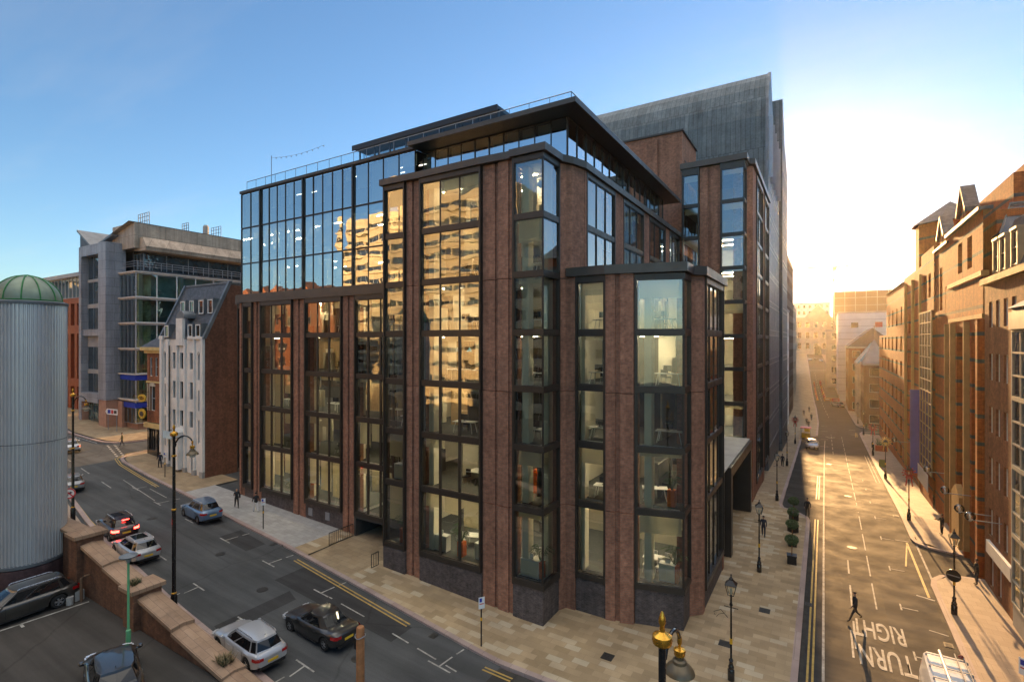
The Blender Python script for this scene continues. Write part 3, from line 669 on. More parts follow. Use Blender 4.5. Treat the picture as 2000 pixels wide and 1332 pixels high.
line('w',[(-82,28.9),(-98,28.2),(-120,30)],.1); line('w',[(-60,22.3),(-100,26)],.1,(3,4))
tag(build('road_marking',mk['w'],m_wpaint),kind='structure'); tag(build('yellow_line_marking',mk['y'],m_yel),kind='structure')
def word(txt,x,y,size,sy,rz,mat,z,name='road_lettering'):
    cu=bpy.data.curves.new(name,'FONT'); cu.body=txt; cu.size=1; cu.align_x='CENTER'; cu.extrude=0; cu.offset=.012
    o=bpy.data.objects.new(name,cu); COL.objects.link(o); bpy.context.view_layer.update()
    me=bpy.data.meshes.new_from_object(o.evaluated_get(bpy.context.evaluated_depsgraph_get())); bpy.data.objects.remove(o)
    o=bpy.data.objects.new(name,me); COL.objects.link(o); me.materials.append(mat)
    o.location=(x,y,z); o.rotation_euler=(0,0,rz); o.scale=(size,sy,1); return o
for tx,x,y,s in (('RIGHT',2.62,36.6,.86),('TURN',2.72,33.6,.9)):
    tag(word(tx,x,y,s,2.9,R(180),m_wpaint,.010),kind='structure')
b=MB(); b.quad((3.3,30.0,.009),(4.4,30.0,.009),(4.4,30.7,.009),(3.3,30.7,.009)); tag(build('road_marking',b,m_wpaint),kind='structure')
# ---------------------------------------------------------------- other buildings
def facade(root,fr,s0,s1,z0,z1,ops,mat,depth=.25,mg=None,mf=None,cols=1,rows=2,fw=.06,mul=.04,name='wall'):
    b=MB().fr(fr); b.wall(s0,s1,z0,z1,[o[:4] for o in ops],depth,0); build(name,b,mat,root,True)
    for o in ops:
        c,r=(o[4],o[5]) if len(o)>4 else (cols,rows)
        window(root,fr,o[0]+.002,o[1]-.002,o[2]+.002,o[3]-.002,-depth+.07,c,fw,mul,mf or m_white,mg or m_dg,rows=r,dep=.06)
def solid(root,name,mat,*boxes):
    b=MB()
    for q in boxes: b.box(*q)
    return build(name,b,mat,root,True)
def grid(s0,s1,n,w,zs,*cr): 
    st=(s1-s0)/n; return [(s0+st*(k+.5)-w/2,s0+st*(k+.5)+w/2,a,c)+cr for k in range(n) for a,c in zs]
# white rendered building
wb=thing('white_building','narrow white rendered building with steep slate mansard roof, dormers and brick side wall','building',(-61,32,2))
fr=(0,29.2,0,0)
ops=[(x-w/2,x+w/2,a,c,1,3) for x,w in ((-62.4,.85),(-60.8,.85),(-58.65,1.05)) for a,c in ((13.4,15.2),(10.1,12.0),(7.05,8.8))]
ops+=[(-64.75,-64.35,12.3,15,1,2),(-57.5,-57.1,12.3,15,1,2),(-64.7,-64.4,9,11.6,1,1),(-57.45,-57.15,9,11.2,1,1),(-64.7,-64.4,4.5,8,1,1),(-57.45,-57.15,5.5,8,1,1),(-62.9,-61.9,1.8,4.6,1,2),(-58.9,-57.9,1.8,4.6,1,2)]
facade(wb,fr,-65.4,-56.1,.8,16.7,ops,m_render,.28,mf=m_black)
b=MB()
for x,w in ((-65.15,.5),(-63.65,.45),(-61.62,.3),(-59.95,.3),(-58.0,.2),(-56.4,.5)): b.box(x-w/2,x+w/2,28.98,29.196,2.6,16.7)
b.box(-61.5,-60.1,28.9,29.19,16.0,19.0); b.box(-65.5,-64.6,28.95,29.19,16.7,17.1); b.box(-59.2,-56.2,28.95,29.19,16.7,16.95)
build('pilaster',b,m_render,wb,True)
b=MB()
for x,w in ((-65.15,.62),(-63.65,.57),(-61.62,.5),(-59.95,.5),(-58.0,.5),(-56.4,.6)): b.box(x-w/2,x+w/2,28.9,29.194,1.2,2.6)
build('plinth',b,m_concrete,wb,True)
for x in (-64.55,-57.3):
    b=MB(); b.extr([(x+.2*math.cos(t),15+.35*math.sin(t)) for t in [math.pi*k/8 for k in range(9)]],29.12,29.19,'y'); build('arch_head',b,m_concrete,wb,True)
b=MB(); b.extr([(-61.3,6.0),(-60.2,6.0),(-60.2,6.5),(-60.75,7.0),(-61.3,6.5)],28.3,29.19,'y'); b.box(-61.2,-60.3,28.5,29.19,2.4,5.9); build('entrance_porch',b,m_render,wb,True)
solid(wb,'side_wall',m_party,(-56.35,-56.1,29.22,34,-.5,16.7)); 
b=MB(); b.extr([(29.22,16.7),(31.9,22.7),(36,22.7),(36,16.7)],-56.35,-56.12,'x'); b.box(-56.35,-56.12,34,44,-.5,22.7); build('side_wall',b,m_party,wb,True)
b=MB(); b.extr([(29.1,16.72),(31.95,22.95),(40,22.95),(40,16.72)],-65.6,-56.37,'x'); build('mansard_roof',b,m_slate,wb,True)
b=MB(); b.extr([(28.95,16.72),(31.8,23.15),(32.15,23.15),(29.3,16.72)],-56.36,-56.0,'x'); b.extr([(28.95,16.72),(31.8,23.15),(32.15,23.15),(29.3,16.72)],-65.75,-65.45,'x'); b.box(-65.5,-56.3,31.85,32.2,22.9,23.1); build('roof_verge',b,m_lead,wb,True)
solid(wb,'body',m_render,(-65.35,-56.4,29.6,40,-.5,16.7))
def dormer(x,z,y0,w=.95,h=1.5):
    d=h/2.05+.35; b=MB(); b.box(x-w/2-.12,x+w/2+.12,y0,y0+d,z+h,z+h+.15); b.box(x-w/2-.1,x-w/2,y0,y0+d,z,z+h); b.box(x+w/2,x+w/2+.1,y0,y0+d,z,z+h)
    o=build('dormer',b,m_lead,wb,True); window(o,(0,y0,0,0),x-w/2,x+w/2,z,z+h,.0,1,.08,.04,m_white,m_dg,rows=1,world=False)
for x in (-62.7,-60.8,-58.8,-56.95): dormer(x,19.5,30.2)
for x in (-63.8,-58.7,-57.1): dormer(x,16.95,29.0,.9,1.3)
b=MB(); b.extr([(-60.8+.85*math.cos(t),19.0+.85*math.sin(t)) for t in [math.pi*k/12 for k in range(13)]],29.0,31.2,'y'); build('barrel_dormer',b,m_lead,wb,True)
b=MB(); b.tube([(-63.25,29.05,3),(-63.25,29.05,16)],.06,6); build('drainpipe',b,m_black,wb,True)
s=thing('hanging_sign','pale blue hanging sign board on the white building above its porch','sign',(-62.6,28.7,6))
b=MB(); b.box(-63.6,-61.8,28.55,28.63,5.6,6.4); build('board',b,M('pale_blue_sign',(.50,.66,.74)),s,True); b=MB(); b.tube([(-62.7,28.6,6.5),(-62.7,29.2,6.5)],.03,6); build('bracket',b,m_black,s,True)
# corner pub
pb=thing('corner_pub','narrow red brick corner pub with yellow cornice and dark timber shopfront beside the white building','building',(-68,32,2))
facade(pb,(0,30.2,0,0),-71.2,-65.45,6.6,15.0,[(-70.6,-69.9,12.2,14.5,1,2),(-69.3,-68.6,12.2,14.5,1,2),(-70.3,-69.2,8,11,1,2),(-67.5,-66.6,12.2,14.5,1,2),(-67.5,-66.6,8,11,1,2)],m_redbrick,.2)
facade(pb,(-71.2,0,0,R(-90)),-44,-30.2,6.6,15.0,grid(-44,-30.4,5,.9,[(12.2,14.5),(8,11)],1,2),m_redbrick,.2)
solid(pb,'body',m_redbrick,(-71.0,-65.5,30.5,44,2,15.1)); m_cream=M('cream_stucco',(.62,.47,.20),.7,0,.2)
b=MB(); b.band([(-71.25,44),(-71.25,30.15),(-65.45,30.15)],15.0,15.35,.2,.4); b.band([(-71.25,44),(-71.25,30.15),(-65.45,30.15)],15.35,15.75,.5,.4); b.band([(-71.2,44),(-71.2,30.2),(-65.45,30.2)],11.4,11.6,.1,.2); build('cornice',b,m_cream,pb,True)
b=MB()
for x in (-70.25,-69.75): b.box(x-.75,x-.6,30.1,30.19,8,11.3)
b.extr([(-69.75+.7*math.cos(t),11.0+.5*math.sin(t)) for t in [math.pi*k/8 for k in range(9)]],30.1,30.19,'y'); build('window_surround',b,m_stone,pb,True)
b=MB(); b.add([(-71.8,29.7,15.76),(-65.3,29.7,15.76),(-65.3,44,15.76),(-71.8,44,15.76),(-68.5,33.5,19.0),(-68.5,40,19.0)],[(0,1,4),(1,2,5,4),(2,3,5),(3,0,4,5)]); build('slate_roof',b,m_slate,pb,True)
facade(pb,(0,30.25,0,0),-71.3,-65.45,1.2,6.6,[(-70.8,-69.3,3.2,5.8,3,1),(-68.8,-67.6,2.2,5.8,2,1)],m_black_gloss,.15,mf=m_black)
facade(pb,(-71.3,0,0,R(-90)),-44,-30.25,1.2,6.6,grid(-44,-30.5,5,1.8,[(3.2,5.8)],3,1),m_black_gloss,.15,mf=m_black)
b=MB(); b.band([(-71.4,44),(-71.4,30.1),(-65.45,30.1)],5.95,6.5,.15,.2); build('fascia',b,m_cream,pb,True)
m_goldsign=M('yellow_gold_sign',(.62,.40,.04),.5)
for z,lab in ((9.6,'oval yellow sign bracketed high on the red brick pub'),(7.7,'round yellow pub sign with dark middle, below the oval one')):
    s=thing('pub_sign',lab,'sign',(-70.4,29.4,z)); b=MB()
    rx,rz=((1.0,.45) if z>9 else (.85,.6))
    b.extr([(-70.5+rx*math.cos(t),z+rz*math.sin(t)) for t in [2*math.pi*k/18 for k in range(18)]],29.3,29.42,'y'); build('plate',b,m_goldsign,s,True)
    b=MB(); b.extr([(-70.5+.6*rx*math.cos(t),z+.5*rz*math.sin(t)) for t in [2*math.pi*k/14 for k in range(14)]],29.26,29.298,'y'); build('centre_panel',b,m_bronzel if z<9 else m_gold,s,True)
    b=MB(); b.tube([(-70.5,29.36,z+rz),(-70.5,29.36,z+rz+.25),(-70.5,30.2,z+rz+.25)],.03,6); build('bracket',b,m_black,s,True)
# silver and glass office across the side street
of=thing('glass_office','silver clad office with banded glass bays, roof terrace and blue ground floor windows','building',(-92,40,3))
XE=-86.5
m_pane=glass('office_glass',(.62,.86,.85),1.8,.015,boost=.10); m_tealw=M('teal_blind_wall',(.32,.55,.55),.8,0,.6,.5); m_tealw2=M('dim_teal_wall',(.15,.28,.29),.8,0,.7,.4)
m_blue=M('blue_fascia',(.02,.05,.40),.4); m_terra=M('pink_stone',(.42,.24,.17),.8)
LV=[3.2,7.8,11.6,15.4,19.2,23.0,26.8]
for i in range(6):
    z0,z1=LV[i]+(1.1 if i==0 else .07),LV[i+1]-.25
    window(of,(0,35.2,0,0),-91.6,XE,z0,z1,0,4,.06,.06,m_silver,m_pane,name='glass_bay'); window(of,(XE,0,0,EA),35.2,66,z0,z1,0,11,.06,.12,m_white,m_pane,name='glass_bay')
    solid(of,'inner_wall',m_tealw if i%2 else m_tealw2,(-91.5,XE-2.4,38.2,66,z0,z1))
    b=MB(); b.box(XE-1.0,XE-.5,35.8,36.3,z0,z1)
    for y in (41.5,47,52.5): b.box(XE-1.0,XE-.5,y,y+.5,z0,z1)
    build('inner_column',b,m_plaster,of,True)
b=MB()
for z in LV[1:]: b.box(-91.7,XE+.22,34.95,66,z-.1,z+.06); b.box(-91.7,XE+.02,35.15,66,z-.24,z-.1)
build('floor_band',b,M('pale_band',(.62,.56,.50),.7,0,.12),of,True)
b=MB(); b.box(-91.5,XE-.4,35.6,66,LV[0]-.6,LV[0]+1.1); b.box(-91.6,-90.2,34.9,36.6,2.2,7.4); build('brick_base',b,m_terra,of,True)
for z in (6.6,10.7): solid(of,'blue_fascia',m_blue,(-91.3,XE+.03,35.12,46,z,z+.75))
# roof terrace level and oversailing grey roof
window(of,(-88.4,0,0,EA),37,66,27.2,29.9,0,9,.06,.08,m_silver,m_dgb,name='terrace_glazing'); window(of,(0,37,0,0),-91.6,-88.4,27.2,29.9,0,3,.06,.08,m_silver,m_dgb,name='terrace_glazing')
m_weath=brick('weathered_cladding',(.42,.34,.26),(.47,.39,.30),(.2,.17,.14),2.4,1.9,var=.12,rough=.6,msize=.025,stain=.4)
b=MB(); b.extr([(XE+.6,30.0),(XE-1.2,30.0),(XE-3,30.2),(XE-3,32.0),(XE-.2,32.0),(XE+.75,30.6)],36.2,66,'y'); build('roof_canopy',b,m_weath,of,True)
b=MB(); b.box(-95,XE-1.2,35.5,66,30.4,34.2); b.add([(-96.5,34.8,32.4),(-96.5,66,32.4),(XE-1.25,66,34.3),(XE-1.25,34.8,34.3)],[(0,1,2,3)]); build('upper_cladding',b,m_weath,of,True)
b=MB()
for k in range(20): y=35.4+k*1.55; b.box(XE+.12,XE+.18,y,y+.06,27.1,28.3)
for z in (27.6,27.95,28.3): b.tube([(-91,35.2,z),(XE+.15,35.2,z),(XE+.15,66,z)],.035,6)
build('terrace_railing',b,m_silver,of,True)
# portal-framed south part
b=MB(); b.box(-101.5,-100.6,33.4,36,3,31.4); b.box(-94.3,-91.7,33.4,36,7.6,31.4); b.box(-100.6,-94.3,33.4,36,29.8,31.4); b.box(-100.6,-94.3,33.4,36,7.0,8.4); b.box(-100.6,-94.3,33.6,36,17.3,18.3); build('portal_frame',b,m_silverclad,of,True)
for i,(a,c) in enumerate(((3.2,7.0),(8.4,11.4),(12,15.6),(18.3,21.7),(22.3,25.8),(26.2,29.8))): window(of,(0,34.3,0,0),-100.6,-94.3,a,c,0,3,.06,.06,m_silver,m_dgb if i else m_teal,name='glass_bay')
solid(of,'spandrel',m_concrete,(-100.6,-94.3,34.25,35,11.4,12),(-100.6,-94.3,34.25,35,21.7,22.3),(-100.6,-94.3,34.25,35,25.8,26.2),(-100.6,-94.3,34.25,35,15.6,17.3))
m_dkp=M('dark_cladding',(.07,.07,.085),.5,.3)
b=MB(); b.extr([(-105.8,3),(-101.55,3),(-101.55,31.6),(-105.8,34.6)],35,50,'y'); build('dark_end_wall',b,m_dkp,of,True)
solid(of,'body',m_dkp,(-101.5,-91.7,37,66,2.5,31))
b=MB(); b.extr([(-106,34.65),(-100,31.2),(-93,32.6),(-93,32.9),(-100,31.5),(-106,34.95)],34.6,45,'y'); build('sloping_roof',b,m_lead,of,True)
solid(of,'brick_base',m_terra,(-102,-100.5,33.5,36,2.2,7.0),(-94.4,-91.8,33.5,36,2.2,7.6))
def rails(root,x,y,z,w,h,n):
    b=MB()
    for k in range(n+1): b.tube([(x+w*k/n,y,z),(x+w*k/n,y,z+h)],.05,5)
    for t in (.45,.75,1): b.tube([(x,y,z+h*t),(x+w,y,z+h*t)],.04,5)
    build('roof_guard_rail',b,m_lead,root,True)
rails(of,-92.5,38,34.2,3.6,2.2,5); rails(of,-90.5,43.5,34.2,2,1.6,3); rails(of,-90.5,48.2,34.1,3,1.9,4)
b=MB(); b.lathe([(.45,0),(.45,1.6),(.3,1.9)],12,(-89,46.5,34.1)); build('roof_vent',b,m_concrete,of,True)
for x,y in ((-88.6,53.6),(-88.5,54.5),(-88.4,55.9),(-88.3,56.7)):
    b=MB(); b.lathe([(.26,0),(.26,2.6),(.3,2.6),(.3,2.7)],12,(x,y,34)); build('flue',b,M('polished_steel',(.85,.85,.85),.15,1,.05),of,True)
# rust red framed building further along
m_rust=M('rust_cladding',(.30,.07,.025),.6,.1,.2)
rd=thing('rust_red_building','rust red framed office building with tall windows, partly behind the metal tower','building',(-114,40,3.5))
ops=[(x,x+1.7,a,c,2,2) for x in (-130,-127.2,-124.4,-121.6,-118.8,-116,-113.2) for a,c in ((19.3,23.2),(9.8,17.8),(4.2,8.4))]
facade(rd,(0,37,0,0),-131,-110.6,3,24.2,ops,m_rust,.6,mf=m_black,mg=m_dg); solid(rd,'corner_pier',m_rust,(-110.6,-108.4,36.4,52,2.5,24.6))
solid(rd,'body',m_rust,(-131,-110.6,37.7,52,2.5,24.15)); window(rd,(0,38.2,0,0),-131,-107,24.4,28.2,0,14,.08,.08,m_white,m_pane,name='attic_glazing'); solid(rd,'attic',m_concrete,(-131,-107,38.4,52,24.4,28.2)); solid(rd,'attic_roof',m_silver,(-132,-106.5,37.6,52,28.2,28.9))
sb=thing('slate_roof_building','distant building with a hipped grey slate roof, between tower dome and silver office','building',(-190,66,6))
solid(sb,'wall',m_concrete,(-212,-165,60,85,3,34)); b=MB(); b.add([(-213,59,34),(-164,59,34),(-164,86,34),(-213,86,34),(-200,70,39.5),(-176,70,39.5)],[(0,1,5,4),(1,2,5),(2,3,4,5),(3,0,4)]); build('hip_roof',b,m_lead,sb,True); solid(sb,'chimney',m_concrete,(-178,-173,64,70,36,41))
window(sb,(0,59.9,0,0),-210,-167,29,33,0,14,.2,.2,m_white,m_dg)
gb=thing('grey_roofed_building','far grey slab roofed building at the left edge of view','building',(-150,18,4)); solid(gb,'wall',m_concrete,(-190,-140,2,22,2,32)); solid(gb,'roof',m_lead,(-191,-139,1,23,32,34.6))
window(gb,(-139.9,0,0,EA),3,21,28,31,0,8,.15,.2,m_white,m_dg)
# orange banded brick block on the right
og=thing('orange_brick_block','long orange brick block with dark brick bands, gables, glazed stair strips and an octagonal turret','building',(14,70,0))
fo=(9.4,0,0,WA)   # s = -Y
def yy(y0,y1,a,c,*k): return (-y1,-y0,a,c)+k
m_ostone=M('gold_stone',(.42,.25,.09),.75,0,.2); m_fr=M('pale_frame',(.34,.27,.16),.6)
ops=[yy(50.4,51.9,22,24.4,1,2),yy(53.6,55.1,22,24.4,1,2)]
facade(og,(9.4,0,0,WA),-60.2,-47.3,21.4,25.6,ops,m_orange,.5,mf=m_fr)
b=MB().fr(fo); b.box(-58.6,-47.2,-.3,.08,18.1,18.4); b.box(-58.6,-47.2,-.3,.14,21.05,21.4); build('stone_band',b,m_ostone,og,True)
ops=[yy(48.9,50.6,3.2,17.2,1,6),yy(52.2,55.6,4.4,17.2,2,6)]
facade(og,fo,-58.6,-47.3,.0,21.4,ops,m_orange,.55,mf=m_fr)
b=MB().fr(fo)
for y in (47.35,51.2,56.1): b.box(-y-.55,-y,-.2,.3,0,17.99)
build('pier',b,m_orange,og,True)
b=MB().fr(fo)
for y in (51.2,56.1,58.4): b.box(-y-.07,-y+.05,.0,.36,0.5,17.98)
build('rib',b,m_ostone,og,True)
facade(og,fo,-65.2,-58.6,-.5,18.2,[yy(59.5,60.8,4.6,17.8,1,16)],m_orange,.35,mf=m_fr); facade(og,fo,-65.2,-60.2,18.2,25.2,[yy(61.6,62.9,19.4,23.4,2,3)],m_orange,.3,mf=m_fr); solid(og,'wall',m_orange,(9.41,10.4,58.6,60.2,18.2,21.3))
def gable(y0,y1,z0,z1,zw=None,dep=.6):
    b=MB(); m=(y0+y1)/2; b.extr([(y0,z0),(y1,z0),(y1,z0+(z1-z0)*.35),(m,z1),(y0,z0+(z1-z0)*.35)],9.36,9.9,'x'); build('gable',b,m_orange,og,True)
    b=MB(); b.extr([(y0-.3,z0+(z1-z0)*.3),(m,z1+.25),(y1+.3,z0+(z1-z0)*.3),(y1+.3,z0+(z1-z0)*.3+.35),(m,z1+.5),(y0-.3,z0+(z1-z0)*.3+.35)],9.1,9.4+dep,'x'); build('gable_coping',b,m_slate,og,True)
    if zw: window(og,(9.36,0,0,WA),-m-.45,-m+.45,zw,zw+1.9,.01,1,.08,.05,m_fr,m_dg,rows=2)
gable(59.9,62.5,25.2,27.6,25.3); gable(51.5,54.0,25.6,28.2,25.8)
window(og,(9.2,0,0,WA),-72.6,-65.4,2.9,19.6,.1,4,.12,.09,m_fr,m_dg,rows=14,name='stair_glazing'); facade(og,(9.2,0,0,WA),-73,-65.2,-1.4,2.9,[],m_orange); facade(og,(9.3,0,0,WA),-73,-65.2,19.6,26,[yy(67,68.4,21,23.5,2,2),yy(70,71.4,21,23.5,2,2)],m_orange,.3,mf=m_fr)
b=MB(); P8=[(12.6+3.3*math.cos(R(22.5+45*k)),78+3.3*math.sin(R(22.5+45*k))) for k in range(8)]; b.prism(P8,24,30.2); build('turret',b,m_orange,og,True)
b=MB(); P8=[(12.6+3.8*math.cos(R(22.5+45*k)),78+3.8*math.sin(R(22.5+45*k))) for k in range(8)]; b.add([p+(30.2,) for p in P8]+[(12.6,78,32.9)],[(k,(k+1)%8,8) for k in range(8)]); build('turret_roof',b,m_slate,og,True)
facade(og,fo,-88.6,-73,-2.5,25,[yy(74.4,75.8,4,23,1,10),yy(80.4,84.6,3.5,15.4,3,10),yy(80.8,84.2,17.5,20,3,2),yy(86,87.4,5,22,1,8)],m_orange,.4,mf=m_fr);
b=MB().fr(fo)
for y in (73.2,79.2,85.6): b.box(-y-.1,-y+.1,.0,.3,0,24)
build('rib',b,m_ostone,og,True)
facade(og,fo,-126,-88.6,-4,17.5,[yy(y,y+2.2,a,a+2.2,2,2) for y in (90.5,96,101.5,107,112.5,118) for a in (-.5,3.5,7.4,11.4,15)][:30],m_orange,.3,mf=m_fr)
facade(og,fo,-112,-88.6,17.5,24.6,[yy(y,y+1.6,18.8,21.4,2,2) for y in (90.5,96,101.5,107)],m_orange,.3,mf=m_fr)
solid(og,'body',m_orange,(10.1,26,47.35,58.5,-2,25.5),(10.1,26,58.5,88.5,-3,25),(10.1,26,88.5,111.9,-4,24.5),(10.1,26,112,125.9,-4,17.4))
b=MB(); b.add([(9.2,88.6,24.6),(9.2,112,24.6),(17,112,28),(17,88.6,28),(26,88.6,24.6),(26,112,24.6)],[(0,1,2,3),(3,2,5,4),(0,3,4),(1,5,2)]); build('slate_roof',b,m_slate,og,True)
# south end wall steps and roof glazing seen above the lower brick building
solid(og,'stepped_wall',m_orange,(10.2,26,46.6,47.34,18,23.6),(11.2,26,48.4,60,25.5,28.2),(12.6,26,47.7,60,28.2,29.6),(13,15,47.7,50,29.6,31))
b=MB(); b.add([(10.0,46.0,23.62),(26,46.0,23.62),(26,48.3,26.0),(11.0,48.3,26.0)],[(0,1,2,3)]); b.add([(10.0,46.0,23.62),(11.0,48.3,26.0),(10.0,48.3,23.62)],[(0,1,2)]); build('roof_glazing',b,m_dgb,og,True)
b=MB(); b.tube([(10,46,23.65),(11,48.3,26.05),(26,48.3,26.05)],.07,5); 
for x in (13,16,19): b.tube([(x,46,23.65),(x,48.3,26.05)],.05,5)
b.tube([(10,46,23.65),(26,46,23.65)],.07,5); build('glazing_bar',b,m_lead,og,True)
b=MB().fr(fo); b.box(-58.7,-47.1,-.5,.3,25.6,25.85); b.box(-65.3,-58.7,-.5,.2,25.2,25.4); build('parapet',b,m_slate,og,True)
# street level: shopfront canopy, blue banner, doorway
b=MB().fr(fo); b.box(-72.4,-66,.45,.5,1.2,2.9); build('shop_screen',b,m_white,og,True)
sg=thing('vertical_banner','tall blue banner sign standing off the orange brick wall over the pavement','sign',(8.9,72,3)); b=MB(); b.box(8.3,9.15,73.0,73.12,1.6,11); build('banner',b,M('blue_banner',(.05,.09,.42),.5),sg,True); b=MB(); b.tube([(9.2,73.06,10.8),(8.2,73.06,10.8)],.04,6); b.tube([(9.2,73.06,1.9),(8.2,73.06,1.9)],.04,6); build('bracket',b,m_silver,sg,True)
b=MB(); b.extr([(52.5,0),(55.2,0),(55.2,4.2),(53.85,5.0),(52.5,4.2)],9.0,9.4,'x'); build('doorway',b,m_ostone,og,True)
# lower red brick building with glass bay
rb_=thing('red_brick_building','plain red brick building with sash windows and projecting glass bay at the right edge','building',(14,40,0))
rows4=[(17.4,19.1),(13.9,15.65),(10.4,12.15),(7.0,8.8),(3.6,5.4)]
ops=[yy(y-.42,y+.42,a,c,1,2) for y in (45.4,43.75,42.1,40.5) for a,c in rows4]+[yy(y-.42,y+.42,.3,2.4,1,2) for y in (45.2,43.4)]
facade(rb_,fo,-46.9,-38.9,-.4,20.3,ops,m_redbrick,.22); facade(rb_,fo,-38.9,-20,-.4,20.3,[yy(y-.42,y+.42,a,c,1,2) for y in (31,29,26,24) for a,c in rows4]+[yy(y-.42,y+.42,.2,2.0,1,2) for y in (37.6,35.8,33.8)],m_redbrick,.22)
solid(rb_,'body',m_redbrick,(9.7,26,20,46.9,-.4,20.3)); b=MB().fr(fo); b.box(-47,-20,-.3,.25,20.3,20.7); build('cornice',b,m_ostone,rb_,True)
b=MB(); b.extr([(9.5,20.7),(10.6,24.4),(13,25.2),(26,25.2),(26,20.7)],20,45.6,'y'); build('mansard_roof',b,m_slate,rb_,True)
for y in (44.6,43.1,40.8): 
    b=MB(); b.box(9.45,10.9,y-.62,y-.52,20.9,23.0); b.box(9.45,10.9,y+.52,y+.62,20.9,23.0); b.box(9.4,11,y-.65,y+.65,23.0,23.15); o=build('dormer',b,m_fr,rb_,True)
    window(o,(9.5,0,0,WA),-y-.52,-y+.52,20.95,22.98,0,1,.08,.05,m_fr,m_dg,rows=2,world=False)
m_bf=M('pale_bay_frame',(.46,.42,.33),.6)
bz=[(3.0,3.2),(6.5,6.7),(8.3,8.45),(10.1,10.3),(11.9,12.05),(13.6,13.8),(15.3,15.45),(17.0,17.2)]
PB=[(9.38,38.9),(8.35,36.4),(8.35,28),(9.38,25.5)]
for p,q in zip(PB,PB[1:]):
    L=math.hypot(q[0]-p[0],q[1]-p[1]); a=math.atan2(q[1]-p[1],q[0]-p[0])
    for i in range(4): window(rb_,(p[0],p[1],0,a),.02,L-.02,2.9+3.55*i,2.9+3.55*(i+1)-.02,0,2 if L<4 else 6,.1,.08,m_bf,m_pane,rows=3,name='bay_window')
b=MB(); b.band(PB,17.1,18.0,.12,.3); b.prism([(9.38,38.9),(8.35,36.4),(8.35,28),(9.38,25.5)],18.0,18.2); b.add([(8.2,36.6,18.2),(8.2,27.8,18.2),(9.38,25.4,18.2),(9.38,39.1,18.2),(9.38,36,19),(9.38,28,19)],[(3,0,4),(0,1,5,4),(1,2,5)]); build('bay_roof',b,m_lead,rb_,True)
b=MB(); b.prism([(9.38,38.85),(8.4,36.4),(8.4,28),(9.38,25.55)],1.7,2.88); build('bay_base',b,m_concrete,rb_,True)
solid(rb_,'bay_floor',m_corec,*[(8.5,9.38,28,36.2,2.9+3.55*i,3.0+3.55*i) for i in range(1,4)]); solid(rb_,'bay_back',m_coreb,(9.3,9.39,26,38,3,17))
s=thing('fascia_board','white shop fascia board fixed along the red brick wall above the basement windows','sign',(9.3,42,3)); b=MB(); b.box(9.2,9.38,40.4,45.6,2.5,3.3); build('board',b,m_white,s,True)
# far left side of the right-hand street
def block(nm,lab,x0,x1,y0,y1,z0,z1,mat,cols_s=3,cols_e=8,rows=8,glassm=None,win=True,fm=None):
    t=thing(nm,lab,'building',((x0+x1)/2,(y0+y1)/2,z0)); h=(z1-z0)/rows
    zs=[(z0+h*i+h*.28,z0+h*i+h*.82) for i in range(rows)]
    if win:
        if cols_s: facade(t,(0,y0,0,0),x0,x1,z0,z1,grid(x0,x1,cols_s,(x1-x0)/cols_s*.5,zs,1,1),mat,.25,glassm,fm)
        if cols_e>0: facade(t,(x1,0,0,EA),y0,y1,z0,z1,grid(y0,y1,cols_e,(y1-y0)/cols_e*.55,zs,1,1),mat,.25,glassm,fm)
        if cols_e<0: facade(t,(x0,0,0,WA),-y1,-y0,z0,z1,grid(-y1,-y0,-cols_e,(y1-y0)/-cols_e*.55,zs,1,1),mat,.25,glassm,fm)
    solid(t,'body',mat,(x0+.3,x1-.3,y0+.3,y1,z0-3,z1-.05)); solid(t,'parapet',m_concrete,(x0-.15,x1+.15,y0-.15,y1+.1,z1,z1+.5))
    return t
m_brn=M('brown_cladding',(.15,.09,.05),.7,0,.2)
block('low_brick_block','low dark brick block beyond the zinc building on the left pavement side',-22,-6.4,107,118,-3,10,m_oldbrick,2,4,3)
block('pale_slab_block','narrow pale rendered slab block on the left side beyond the zinc building',-20,-7,120,134,-3,23,m_render,2,6,8)
block('brown_tower','tall brown office tower whose edge the low sun grazes',-34,-7.6,136,166,-3,36.5,m_brn,6,12,11)
block('street_corner_block','stone fronted block further along the left pavement past the brown tower',-30,-8.5,168,205,-2,27,m_stone,5,11,7)
block('sunlit_corner_block','warm lit stone block farthest along the left pavement',-36,-11.5,207,250,0,24,m_stone,4,12,6)
# far right side
b_=block('ornate_brick_house','small ornate brick shop house with a pointed lead turret, next to the orange brick block',7.6,20,140,152,-3,11,m_oldbrick,3,-5,4); b=MB(); b.add([(7.4,139.8,11.5),(12,139.8,11.5),(12,145,11.5),(7.4,145,11.5),(9.7,142.4,17)],[(0,1,4),(1,2,4),(2,3,4),(3,0,4)]); build('turret_roof',b,m_lead,b_,True)
b=MB(); b.tube([(9.7,142.4,16.8),(9.7,142.4,20)],.08,5); build('finial',b,m_black,b_,True)
b_=block('stone_shop_house','pale stone shop house with a blue tinted sloping roof light',7,20,153,166,-3,10.5,m_stone,3,-5,4); b=MB(); b.add([(6.9,153,11),(6.9,166,11),(10.5,166,16),(10.5,153,16),(14,153,11),(14,166,11)],[(0,1,2,3),(3,2,5,4),(0,3,4),(1,5,2)]); build('roof',b,M('blue_roof',(.16,.36,.46),.3,.3),b_,True)
b_=block('red_gabled_house','tall red brick house with a slate roof and two lit gable fronts',5.6,20,167,186,-3,14.5,m_redbrick,4,-7,5); b=MB(); b.add([(5.4,167,15),(5.4,186,15),(11,186,20),(11,167,20),(17,167,15),(17,186,15)],[(0,1,2,3),(3,2,5,4),(0,3,4),(1,5,2)]); build('roof',b,m_slate,b_,True)
